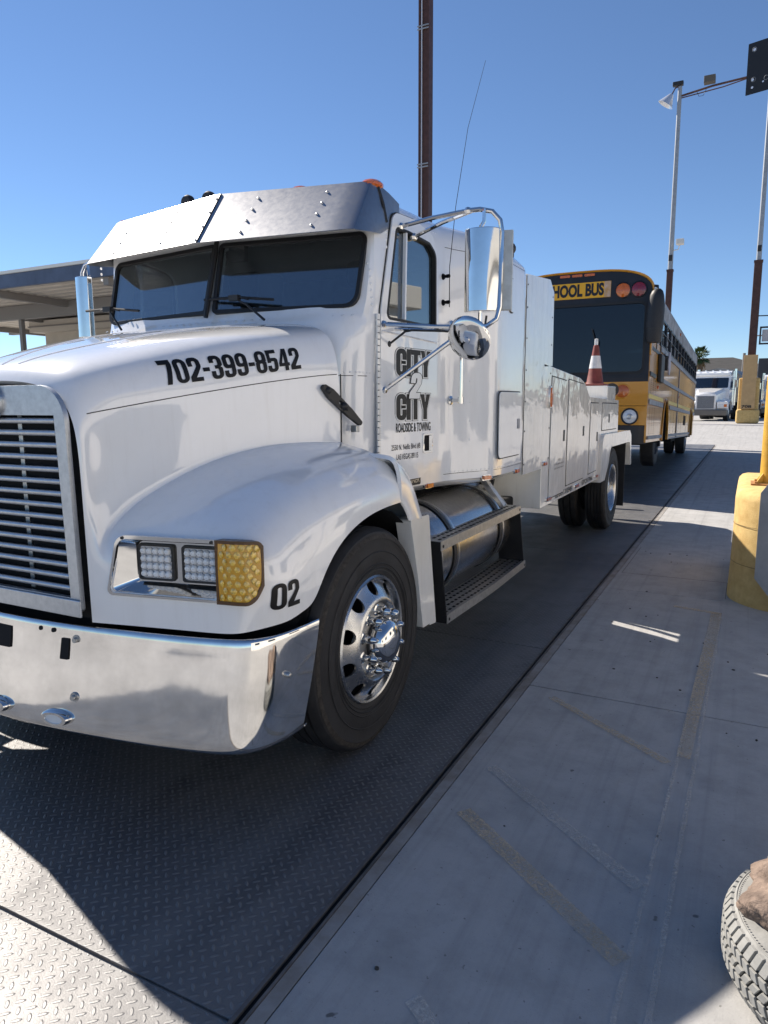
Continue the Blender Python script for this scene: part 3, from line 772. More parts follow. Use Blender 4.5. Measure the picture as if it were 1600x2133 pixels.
# wheels --------------------------------------------------------------
def wheel(parent, c, s, kind, tw=.27, R=.525, name='front_wheel'):
    "c = centre of outer sidewall plane, s = outward sign"
    ax = Vector((s, 0, 0)); c = Vector(c); Rr = .292
    prof = [(Rr, -tw+.02), (Rr+.03, -tw+.004), (R-.12, -tw-.004), (R-.04, -tw+.012), (R-.008, -tw+.035)]
    gro = 4 if kind == 'steer' else 5
    span = tw-.07
    for g in range(gro):
        a_ = -tw+.035+span*(g+.5)/gro+.0
        prof += [(R, a_-.006-.004*0), (R-.012, a_-.004), (R-.012, a_+.004), (R, a_+.006)]
    prof += [(R-.006, -.035), (R-.022, -.016), (R-.045, -.008), (R-.052, -.005), (R-.058, -.007), (R-.12, .0), (R-.17, -.001), (Rr+.035, -.008), (Rr+.030, -.006), (Rr+.008, -.014), (Rr, -.02)]
    ty = MB().lathe(prof, c, ax, 72, close=True)
    t = ty.build('tyre', RUBBER, parent, smooth=28)
    MB().lathe([(R-.050, -.0035), (R-.045, -.0055), (R-.036, -.0085), (R-.030, -.0115)], c, ax, 72).build('shoulder_scuff', SCUFF, parent)
    MB().lathe([(R-.115, .0015), (R-.112, .0035), (R-.109, .0015)], c, ax, 72).lathe([(R-.172, .0005), (R-.169, .0025), (R-.166, .0005)], c, ax, 72).lathe([(R-.190, -.002), (R-.187, .0005), (R-.184, -.002)], c, ax, 72).build('sidewall_rib', RUBBER, parent)
    if kind == 'steer':
        rp = [(Rr+.004, -.10), (Rr+.004, -.03), (Rr+.010, -.012), (Rr+.003, -.004), (Rr-.006, -.008), (Rr-.012, -.03), (.272, -.032), (.245, -.014), (.222, .004), (.208, .016), (.198, .024), (.188, .025), (.181, .018), (.177, -.002), (.172, -.006), (.095, -.006), (.09, -.006), (.0, -.006)]
    else:
        rp = [(Rr+.004, -.24), (Rr+.004, -.03), (Rr+.010, -.012), (Rr+.003, -.004), (Rr-.006, -.01), (Rr-.016, -.04), (.262, -.11), (.245, -.135), (.215, -.150), (.17, -.165), (.15, -.165), (.0, -.165)]
    rm = MB().lathe(rp, c, ax, 64).mesh('rim')
    rm = bake(rm, [('SOLIDIFY', dict(thickness=.008, offset=-1))])
    cu = MB()
    for k in range(10):
        a_ = 2*pi*(k+.5)/10; rr_ = .246 if kind == 'steer' else .225
        p = c+Vector((0, cos(a_)*rr_, sin(a_)*rr_)); cu.tube([p-ax*.26, p+ax*.06], .034 if kind == 'steer' else .024, 16)
    rm = booldiff(rm, [cutter(cu)])
    rim = place(rm, 'rim', WHEEL, parent, smooth=40)
    MB().lathe([(.28, -.13), (.05, -.13)], c+ax*(0 if kind == 'steer' else -.10), ax, 32).build('brake_drum', DARK, parent)
    if kind == 'steer':
        MB().lathe([(.172, -.004), (.168, .004), (.125, .006), (.106, .012)], c, ax, 48).build('hub_plate', HUBP, parent, smooth=50)
        MB().lathe([(.106, .012), (.103, .050), (.096, .078), (.075, .096), (.042, .106), (0, .109)], c, ax, 48).build('hub_cap', CHROME, parent, smooth=50)
        MB().lathe([(.106, .012), (.1095, .015), (.1095, .024), (.106, .027)], c, ax, 40).build('hub_ring', BLACK, parent)
        rn = .142; h0 = .006
    else:
        MB().lathe([(.150, -.160), (.10, -.158), (.088, -.14), (.084, -.06), (.07, -.045), (0, -.04)], c, ax, 40).build('hub_cap', ALU, parent, smooth=50)
        rn = .125; h0 = -.163
    for k in range(10):
        a_ = 2*pi*(k+.5)/10; p = c+Vector((0, cos(a_)*rn, sin(a_)*rn))
        MB().lathe([(.027, h0-.002), (.027, h0+.004), (.0195, h0+.008), (.0185, h0+.045), (.0165, h0+.058), (.009, h0+.076), (0, h0+.078)], p, ax, 14).build('lug_nut_cover', CHROME, parent, smooth=40)
    return t, rim
for s in (1, -1):
    wh = MB().lathe([(.05, -.2), (.06, -.2), (.06, -.15), (.05, -.15)], (X(1.225, s), 2.80, .525), (s, 0, 0), 12).build('front_wheel', DARK, TT)
    wheel(wh, (X(1.225, s), 2.80, .525), s, 'steer')
    wr = MB().lathe([(.05, -.2), (.06, -.2), (.06, -.15), (.05, -.15)], (X(1.20, s), 9.32, .525), (s, 0, 0), 12).build('rear_wheel', DARK, TT)
    t_, r_ = wheel(wr, (X(1.20, s), 9.32, .525), s, 'drive', tw=.26)
    t2 = MB().lathe([(.292, -.24), (.33, -.26), (.41, -.262), (.49, -.25), (.518, -.225), (.524, -.18), (.512, -.176), (.512, -.168), (.524, -.164), (.524, -.10), (.512, -.096), (.512, -.088), (.524, -.084), (.518, -.035), (.49, -.012), (.40, .0), (.33, -.004), (.292, -.02)], (X(.87, s), 9.32, .525), (s, 0, 0), 64, close=True).build('inner_tyre', RUBBER, wr, smooth=28)
# ------------------------------------------------------------------ cab and sleeper
ZL = [1.075, 1.10, 1.30, 1.75, 1.97, 2.05, 2.10, 2.47, 2.545, 2.60, 2.665, 2.715, 2.745, 2.76]
def cab_col(y, w_, ins, dz=0):
    """half section at y: w_ half width, ins = roof corner radius"""
    ws = [w_-.03, w_]+[w_]*6+[w_-.004]+[w_-ins*.10, w_-ins*.38, w_-ins*.85, w_-ins*1.7, 0]
    zs = list(ZL)
    for k in range(9, 14): zs[k] = 2.545+(zs[k]-2.545)*(1-dz)
    return [(a, y, z) for a, z in zip(ws, zs)]
front = [(.86, 3.12, 1.075), (.885, 3.12, 1.10), (.885, 3.12, 1.30), (.885, 3.12, 1.75), (.875, 3.125, 1.97), (.89, 3.17, 2.045), (.915, 3.265, 2.085), (.925, 3.365, 2.47), (.925, 3.385, 2.545), (.918, 3.39, 2.60), (.90, 3.395, 2.665), (.85, 3.40, 2.715), (.70, 3.37, 2.745), (0, 3.30, 2.76)]
secs = [front, [(a*1.0+.045*(1 if z > 1.9 else .3), b, c) for (a, b, c), z in zip(cab_col(3.345, .895, .1), ZL)]]
secs[1] = [(min(a, .94), b, c) for a, b, c in secs[1]]; secs[1][-1] = (0, 3.345, 2.76)
for y, w_, ins, dz in [(3.42, .948, .11, 0), (3.7, .983, .13, 0), (4.0, 1.02, .15, 0), (4.10, 1.035, .17, 0), (4.22, 1.075, .20, 0), (4.36, 1.155, .24, 0), (4.48, 1.215, .27, 0), (4.58, 1.235, .29, 0), (4.8, 1.237, .30, 0), (5.0, 1.237, .32, .06), (5.10, 1.237, .34, .25), (5.16, 1.237, .36, .6)]:
    secs.append(cab_col(y, w_, ins, dz))
mbc = MB(); rows = []
for sct in secs:
    L_ = [Vector((X(a, -1), b, c)) for a, b, c in sct[:-1]]; R_ = [Vector((X(a), b, c)) for a, b, c in sct[:-1]]
    rows.append(L_+[Vector((XC, sct[-1][1], sct[-1][2]))]+R_[::-1])
mbc.grid(rows)
n = len(rows[0])
for ri, mid in ((0, True), (-1, False)):      # front and rear caps, strip by strip
    row = rows[ri]; fr_ = []
    for k in range(13):
        l, r = row[k], row[n-1-k]; z = l.z
        cy = l.y-(.10 if (mid and z > 2.06) else .03 if mid else 0); fr_.append([l, Vector((XC-.46, (cy*.55+l.y*.45), z+.006)), Vector((XC, cy, z+.012 if mid and z > 2.0 else z)), Vector((XC+.46, (cy*.55+l.y*.45), z+.006)), r])
    for a_ in range(12): mbc.add(fr_[a_]+fr_[a_+1], [(i, i+1, i+6, i+5) for i in range(4)])
    top = fr_[12]; c_ = row[13]
    mbc.add(top+[c_], [(0, 1, 5), (1, 2, 5), (2, 3, 5), (3, 4, 5)])
for a_ in range(len(rows)-1):                 # floor
    A, B = rows[a_], rows[a_+1]; mbc.add([A[0], A[-1], B[-1], B[0]], [(0, 1, 2, 3)])
cm = mbc.mesh('cab', weld=.0008)
cm = bake(cm, [('SUBSURF', dict(levels=1)), ('SOLIDIFY', dict(thickness=.035, offset=-1))])
DF = FR((-1.7800, 3.36, 0), (.08, .64, 0), (0, 0, 1))      # door plane, u rearward
def DFS(s):
    if s > 0: return DF
    return FR((2*XC+1.78, 3.36, 0), (.08, -.64, 0), (0, 0, 1))   # u runs forward on the far side
def dl(pts, s=1):
    "door polygon in (y, z, r)"
    l = rl([(((p[0]-3.36)*1.0078),)+tuple(p[1:]) for p in pts])
    return l if s > 0 else [(-a, b) for a, b in l][::-1]
WIN = [(3.445, 2.062, .03), (3.962, 2.050, .02), (3.958, 2.470, .07), (3.885, 2.520, .05), (3.66, 2.542, .05), (3.54, 2.542, .03)]
cs = []
for s in (1, -1): cs.append(cutter(MB().plate([dl(WIN, s)], DFS(s), -.12, .10)))
# windscreen panes: frames through their corners
WS = {}
for s in (1, -1):
    o = Vector((XC, 3.152, 2.082)); e = Vector((X(.93, s), 3.255, 2.072)); t = Vector((XC, 3.268, 2.52))
    u = (e-o) if s > 0 else (o-e); fr = FR(o if s > 0 else e, u, (t-o)-(u.normalized()*(t-o).dot(u.normalized()))); W_ = u.length
    WS[s] = (fr, W_)
    P = [(.028, .035, .02), (W_-.045, .035, .07), (W_-.028, .425, .04), (.028, .425, .02)]
    if s < 0: P = [(.045, .035, .07), (W_-.028, .035, .02), (W_-.028, .425, .02), (.028, .425, .04)]
    WS[s] = (fr, W_, P); cs.append(cutter(MB().plate([rl(P)], fr, -.16, .10)))
cm = booldiff(cm, cs)
cab = place(cm, 'cab_body', WHITE, TT, smooth=35)
cbm = bmesh.new(); cbm.from_mesh(cab.data); bmesh.ops.translate(cbm, verts=cbm.verts, vec=ORG[cab]); CV = BVHTree.FromBMesh(cbm)
def on_cab(y, z, s=1, off=.0):
    h, n_, i, d = CV.ray_cast(Vector((XC+2, y, z)), Vector((-1, 0, 0)))
    if h is None: h = Vector((X(1.02), y, z)); n_ = Vector((1, 0, 0))
    if n_.x < 0: n_ = -n_
    p = h+n_*off
    return (p if s > 0 else Vector((2*XC-p.x, p.y, p.z))), (n_ if s > 0 else Vector((-n_.x, n_.y, n_.z)))
def grow(pts, d): return offset_loop(pts, d)
for s in (1, -1):
    fr, W_, P = WS[s]; L0 = rl(P)
    wsn = MB().plate([grow(L0, .008), grow(L0, -.014)], fr, -.012, .012).build('windscreen_seal', SEAL, TT, bevel=.004)
    MB().plate([grow(L0, .002)], fr, -.006, .0).build('windscreen', WGLASS, TT, smooth=0)
# centre post
MB().tube([(XC, 3.128, 2.09), (XC, 3.252, 2.53)], .013, 8).build('windscreen_post', SEAL, TT)
for s in (1, -1):
    D = DFS(s); door = [(3.372, 1.175, .02), (3.80, 1.18, .02), (3.985, 1.29, .16), (3.992, 2.47, .12), (3.91, 2.575, .08), (3.72, 2.615, .08), (3.515, 2.615, .06), (3.395, 2.10, .1)]
    body = MB().plate([dl(door, s), grow(dl(WIN, s), .004)], D, .000, .013)
    dr = body.build('door', WHITE, TT, bevel=.005)
    gpn = MB().plate([grow(dl(door, s), .006), grow(dl(door, s), -.001)], D, -.002, .005); gpn.build('door_seal', GAP, dr)
    seal = MB().plate([grow(dl(WIN, s), .003), grow(dl(WIN, s), -.011)], D, -.016, .015).build('window_seal', SEAL, dr, bevel=.003)
    MB().plate([grow(dl(WIN, s), -.004)], D, -.012, -.007).build('window_glass', SGLASS, dr, smooth=0)
    ub = (3.625-3.36)*s; ut = (3.64-3.36)*s
    bar = MB().plate([[(ub-.007, 2.07), (ub+.007, 2.07), (ut+.007, 2.53), (ut-.007, 2.53)] if s > 0 else [(ub-.007, 2.07), (ub+.007, 2.07), (ut+.007, 2.53), (ut-.007, 2.53)]], D, -.004, .018); bar.build('window_divider', WHITE, dr, bevel=.002)
    # belt crease, hinge strip, vent lock
    bl = MB().tube([D((3.40-3.36)*s, 1.994, .013), D((3.97-3.36)*s, 1.967, .013)], .005, 6); bl.build('belt_moulding', WHITE, dr)
    hg = MB()
    for k in range(27):
        z = 1.19+k*.033
        a_, b_ = (3.352-3.36)*s, (3.378-3.36)*s; a_, b_ = min(a_, b_), max(a_, b_); hg.plate([rect(a_, z, b_, z+.030)], D, .008, .019)
    hg.build('door_hinge', WHITE2, dr, bevel=.002)
    # pull handle recess
    hu = (3.82-3.36)*s*1.0078; lo, hi = (hu, hu+.098) if s > 0 else (hu-.098, hu)
    hp = MB().plate([rect(lo-.008, 1.322, hi+.008, 1.438, .014), rect(lo+.006, 1.334, hi-.006, 1.426, .008)], D, .012, .019).build('door_handle', CHROME, dr, bevel=.002)
    MB().plate([rect(lo+.004, 1.332, hi-.004, 1.428, .008)], D, .0125, .0145).build('handle_recess', DARK, dr)
    MB().plate([rect(lo+.052, 1.336, hi-.012, 1.424, .004)], D, .015, .024).build('handle_paddle', CHROME, dr, bevel=.003)
def door_text(kind, txt, y, z, wd, h, **k):
    fr = FR(DF((y-3.36)*1.0078, z, .0135), (.08, .64, 0), (0, 0, 1))
    if kind == 'b':
        text_mb(txt, fr, wd, h, .0, .001, grow=.15).build('lettering_outline', INK, cab, smooth=0, fix=False)
        text_mb(txt, fr, wd, h, .0012, .002, grow=.115).build('lettering_border', INKW, cab, smooth=0, fix=False)
        return text_mb(txt, fr, wd, h, .0022, .003, grow=.035).build('lettering', k.get('m', INK), cab, smooth=0, fix=False)
    return font_mb(txt, fr, wd, h, .0012, k.get('bold', .03)).build('lettering', INK, cab, smooth=0, fix=False)
door_text('b', 'CITY', 3.535, 1.765, .36, .145)
door_text('b', 'CITY', 3.535, 1.523, .355, .140)
fr = FR(DF((3.665-3.36)*1.0078, 1.645, .0145), (.08, .64, 0), (0, 0, 1))
text_mb('2', fr, .10, .135, .0032, .004, grow=.13, skew=.22).build('lettering_outline', INK, cab, smooth=0, fix=False)
text_mb('2', fr, .10, .135, .0042, .005, grow=.07, skew=.22).build('lettering', INKW, cab, smooth=0, fix=False)
door_text('f', 'ROADSIDE & TOWING', 3.53, 1.452, .375, .052, bold=.02)
door_text('f', '2550 N. Nellis Blvd #B', 3.485, 1.352, .305, .034, bold=.004)
door_text('f', 'LAS VEGAS 89115', 3.535, 1.300, .23, .032, bold=.004)

def cab_strip(name, y0, y1, z, m, txt=None, h=.03, r=.0):
    pass
def cab_text(txt, y0, y1, z0, h, bold=.02, body=False, m=INK):
    p0 = on_cab(y0, z0)[0] if not body else Vector((X(1.2205), y0, z0)); p1 = on_cab(y1, z0)[0] if not body else Vector((X(1.2205), y1, z0))
    d = p1-p0; fr = FR(p0, d, (0, 0, 1)); return font_mb(txt, fr, d.length, h, .003, bold)
cab_text('CAMACHO', 4.565, 4.81, 1.108, .046, .03).build('lettering', INK, cab, smooth=0, fix=False)
def marker(y, z, s, parent, onbody=False, L_=.09, h=.036, lens=AMBER):
    if onbody: p, n_ = Vector((X(1.22, s), y, z)), Vector((s, 0, 0))
    else: p, n_ = on_cab(y, z, s)
    n_ = Vector((n_.x, n_.y, 0)).normalized(); u = Vector((0, 0, 1)).cross(n_); fr = FR(p, u, (0, 0, 1))
    o = MB().plate([rect(-L_/2, -h/2, L_/2, h/2, h*.45)], fr, -.004, .012).build('side_marker', CHROME, parent, bevel=.003)
    MB().plate([rect(-L_*.34, -h*.36, L_*.42, h*.36, .006)], fr, .010, .024).build('marker_lens', lens, parent, bevel=.006)
for s in (1, -1):
    for y, z in ((3.925, 1.118), (4.44, 1.125), (4.97, 1.125)): marker(y, z, s, cab)
    # model plate behind the front wheel
    p, n_ = on_cab(3.655, 1.170, s); n_ = Vector((n_.x, n_.y, 0)).normalized(); u = Vector((0, 0, 1)).cross(n_); fr = FR(p, u, (0, 0, 1))
    MB().plate([rect(-.155, -.031, .155, .031, .012)], fr, -.004, .006).build('name_plate', BLACK, TT, bevel=.002)
    fr2 = FR(fr(-.140, -.017, .006), u, (0, 0, 1)); font_mb('FREIGHTLINER', fr2, .28, .034, .001, .005).build('plate_lettering', STEEL, cab, smooth=0, fix=False)
    # sleeper hatches
    for (a_, b_, c_, d_, rad) in ((4.52, 1.245, 5.02, 1.685, .04), (4.71, 2.215, 4.80, 2.43, .035)):
        p = Vector((X(1.237, s), 0, 0)); fr = FR(p, (0, s, 0), (0, 0, 1))
        lp = [(a_*s, b_, rad), (c_*s, b_, rad), (c_*s, d_, rad), (a_*s, d_, rad)]
        lp = rl(lp if s > 0 else lp[::-1])
        MB().plate([grow(lp, .007 if True else 0), grow(lp, -.001)], fr, .0, .004).build('hatch_seal', GAP, cab)
        hd = MB().plate([lp], fr, -.001, .010).build('sleeper_hatch' if rad == .04 else 'sleeper_vent', WHITE, cab, bevel=.004)
    fr = FR((X(1.237, s), 0, 0), (0, s, 0), (0, 0, 1)); q0 = [4.925*s, 4.975*s]
    MB().plate([rect(min(q0), 1.43, max(q0), 1.50, .006)], fr, .010, .014).build('hatch_latch', BUSR, cab, bevel=.002)
    # rivet rows
    rv = MB()
    for z in (2.548, 1.185):
        for k in range(30):
            y = 4.12+k*.034
            if z > 2 or y > 4.1: rv.lathe([(.0, .003), (.004, .002), (.006, 0)], *on_cab(y, z, s), 8)
    for k in range(22): rv.lathe([(.0, .003), (.004, .002), (.006, 0)], *on_cab(3.38+.03*k, 2.6, s), 8)
    for k in range(9): rv.lathe([(.0, .003), (.004, .002), (.006, 0)], *on_cab(3.14+.024*k, 1.775, s), 8)
    for z, y in ((1.62, 4.3), (1.5, 4.3), (1.38, 4.3), (1.75, 4.3)): rv.lathe([(.0, .003), (.005, .002), (.008, 0)], *on_cab(y, z, s), 8)
    for k in range(12): rv.lathe([(0, .004), (.006, .002), (.009, 0)], *on_cab(3.335, 2.12+.035*k, s), 8)
    rv.build('cab_rivets', WHITE, cab)
    ln = MB()
    ln.tube([on_cab(4.08+.09*k, 2.532, s)[0] for k in range(12)], .0016, 5); ln.tube([on_cab(4.08+.09*k, 1.172, s)[0] for k in range(12)], .0016, 5)
    ln.tube([on_cab(3.13+.03*k, 1.757, s)[0] for k in range(7)], .0018, 5)
    ln.build('panel_seam', GAP, cab)
rv = MB()
for k in range(34):
    x = -.88+k*.0533
    rv.lathe([(0, .004), (.006, .002), (.009, 0)], (XC+x, 3.185-.05+.105*abs(x)**1.2, 2.062), (0, -.5, .8), 8)
rv.build('cowl_rivets', WHITE, cab)
# cowl panel: closes the slot between hood and screen
# interior
it = MB(); it.box(XC-.86, XC+.86, 3.30, 3.55, 1.85, 2.03); it.box(XC-.86, XC+.86, 5.0, 5.04, 1.2, 2.6); it.box(XC-.9, XC+.9, 3.2, 5.0, 1.16, 1.2)
it.build('dashboard', INTER, TT, bevel=.03)
for x in (.48, -.48):
    se = MB(); se.box(XC+x-.25, XC+x+.25, 4.05, 4.2, 1.5, 2.35); se.box(XC+x-.25, XC+x+.25, 3.7, 4.1, 1.5, 1.64); se.box(XC+x-.14, XC+x+.14, 4.06, 4.18, 2.35, 2.52); se.build('seat', SEATM, TT, bevel=.05)
sw = MB(); cpt = Vector((XC+.48, 3.58, 2.02)); ax_ = Vector((0, .55, .83)).normalized(); e1 = Vector((1, 0, 0)); e2 = ax_.cross(e1)
sw.tube([cpt+(e1*cos(2*pi*k/32)+e2*sin(2*pi*k/32))*.225 for k in range(33)], .014, 8, cap=False)
for a_ in (pi/2, pi*7/6, pi*11/6): sw.tube([cpt-ax_*.03, cpt+(e1*cos(a_)+e2*sin(a_))*.22], .010, 6)
sw.tube([cpt, cpt-ax_*.3], .03, 8); sw.build('steering_wheel', BLACK, TT)
mi = MB(); mi.box(XC-.10, XC+.14, 3.30, 3.34, 2.43, 2.47); mi.box(XC+.06, XC+.17, 3.27, 3.31, 2.40, 2.50); mi.sphere((XC-.02, 3.32, 2.42), .03, 10); mi.build('dash_camera', BLACK, TT, bevel=.006)
MB().tube([(XC+.13, 3.50, 2.0), (XC+.15, 3.55, 2.36)], .075, 14).build('rolled_sunshade', mat('grey_rubber', (.05, .05, .05), .8), TT)
cl_ = MB()
for k in range(9): cl_.sphere((XC+.05+.06*k, 3.30+.02*(k % 3), 2.055), .035, 8, 1.6, .8, .5)
cl_.build('crumpled_rag', mat('pale_blue_cloth', (.25, .40, .42), .9, bump=(30, .8, .02)), TT)
# wipers
def wiper(x0, xa, zb):
    fr, W_, P = WS[1 if x0 > 0 else -1]
    base = Vector((XC+x0, 3.10, 2.05)); mid = Vector((XC+xa, 3.165, 2.175)); 
    d = Vector((1, .03 if xa > 0 else -.03, -.06)).normalized()
    a = MB().tube([base, base.lerp(mid, .55)+Vector((0, -.03, .02)), mid+Vector((0, -.02, 0))], .007, 6, r1=.004)
    a.tube([mid+Vector((0, -.015, 0))-d*.08, mid+Vector((0, -.03, .018)), mid+Vector((0, -.015, 0))+d*.08], .006, 6)
    a.tube([mid-d*.23, mid+Vector((0, -.010, .012)), mid+d*.23], .008, 6); a.box(mid.x-.03, mid.x+.03, mid.y-.045, mid.y-.015, mid.z-.01, mid.z+.02)
    a.build('wiper', BLACK, TT)
wiper(.42, .20, 0); wiper(-.62, -.76, 0)

# sun visor: folded plate, apex at the middle seam
VB = [(0, 3.040, 2.465), (.93, 3.140, 2.458)]; VT = [(0, 3.262, 2.765), (.905, 3.372, 2.738)]
def vpt(u, t, s, off=0):
    b = Vector(VB[0]).lerp(Vector(VB[1]), u); c = Vector(VT[0]).lerp(Vector(VT[1]), u); p = b.lerp(c, t)
    n_ = (Vector(VB[1])-Vector(VB[0])).cross(Vector(VT[0])-Vector(VB[0])).normalized()
    if n_.y > 0: n_ = -n_
    p = p+n_*off; n_.x *= s
    return Vector((X(p.x, s), p.y, p.z)), n_
for s in (1, -1):
    vm = MB(); T = [k/8 for k in range(9)]; rws = []
    cols = [vpt(u, 0, s) for u in T]
    for t in T:
        r = [vpt(u*.97, t, s)[0] for u in T]
        e = vpt(1, t, s)[0]; e = e+Vector((s*.006, .012, 0)); r.append(e)
        e2_ = e+Vector((s*.012, .035, 0)); r.append(e2_)
        yb = 3.36+.04*t; top = 2.485+.26*t
        if t <= .12: end = Vector((X(.955, s), 3.395, 2.482))
        else: end = Vector((X(.956, s), 3.56+.05*(t > .5), 2.56+.115*(t-.12)/.88))
        r += [e2_.lerp(end, .5)+Vector((s*.006, 0, 0)), end]
        rws.append(r)
    rws.append([p+Vector((0, .03, .003)) for p in rws[-1][:10]]+[p+Vector((-s*.02, .01, .004)) for p in rws[-1][10:]])
    vm.grid(rws); me = bake(vm.mesh('v'), [('SOLIDIFY', dict(thickness=.004, offset=0))])
    vs_ = place(me, 'sun_visor', VISOR, TT, smooth=30)
    bt = MB()
    for u in (.31, .755):
        for t in (.14, .37, .60, .83):
            p, n_ = vpt(u+.02*(t-.5), t, s); bt.lathe([(0, .009), (.006, .007), (.008, .002), (.011, .001), (.011, 0)], p, n_, 10)
    if s > 0:
        for t in (.06, .33, .62, .90):
            p, n_ = vpt(.018, t, 1); bt.lathe([(0, .005), (.006, .003), (.008, 0)], p+n_*.003, n_, 10)
    bt.build('visor_bolts', ALU, vs_)
MB().add([vpt(.032, 0, 1, .004)[0], vpt(.032, 1, 1, .004)[0], vpt(.018, 1, -1, .004)[0], vpt(.018, 0, -1, .004)[0]], [(0, 1, 2, 3)]).build('visor_seam_strip', VISOR, TT, smooth=0)
MB().tube([vpt(.034, 0, 1, .004)[0], vpt(.034, 1, 1, .004)[0]], .0025, 5).build('visor_seam', GAP, TT)
for s in (1, -1):
    MB().tube([Vector((X(.958, s), 3.46, 2.55)), Vector((X(.950, s), 3.435, 2.64)), Vector((X(.93, s), 3.42, 2.72))], .008, 6).build('visor_gasket', SEAL, TT)
# cab roof lights
for x in (-.86, -.45, 0, .45, .885):
    sp_ = MB().sphere((XC+x, 3.435, 2.735 if abs(x) > .8 else 2.76), .055, 14, 1.1, 1.3, .55); sp_.build('roof_marker', AMBER, TT)
for x, y in ((-.53, 3.62), (-.36, 3.62)):
    hn = MB().lathe([(0, -.03), (.035, -.028), (.047, -.01), (.047, .01), (.02, .06), (.012, .10)], (XC+x, y, 2.872), (0, 1, 0), 18); hn.tube([(XC+x, y+.03, 2.87), (XC+x, y+.03, 2.74)], .012, 6); hn.build('roof_horn', BLACK, TT)
bc = MB().sphere((X(1.12), 5.05, 2.69), .05, 14, 1, 1, .9); bc.tube([(X(1.12), 5.05, 2.58), (X(1.12), 5.05, 2.69)], .035, 10); bc.build('roof_beacon', BLACK, TT)

# grab handles on the sleeper front corner
for s in (1, -1):
    gh = MB(); a_, b_ = on_cab(4.14, 1.63, s)[0], on_cab(4.14, 2.085, s)[0]
    o_ = Vector((s*.075, -.015, 0))
    for p in (a_, b_):
        gh.tube([p, p+o_*.6, p+o_*1.05], .011, 8); gh.lathe([(.028, 0), (.028, .006), (.014, .012)], p, o_, 12); gh.tube([p+o_-Vector((0, 0, .02)), p+o_+Vector((0, 0, .02))], .017, 10)
    gh.tube([a_+o_, b_+o_], .0125, 10); gh.build('grab_handle', CHROME, TT)

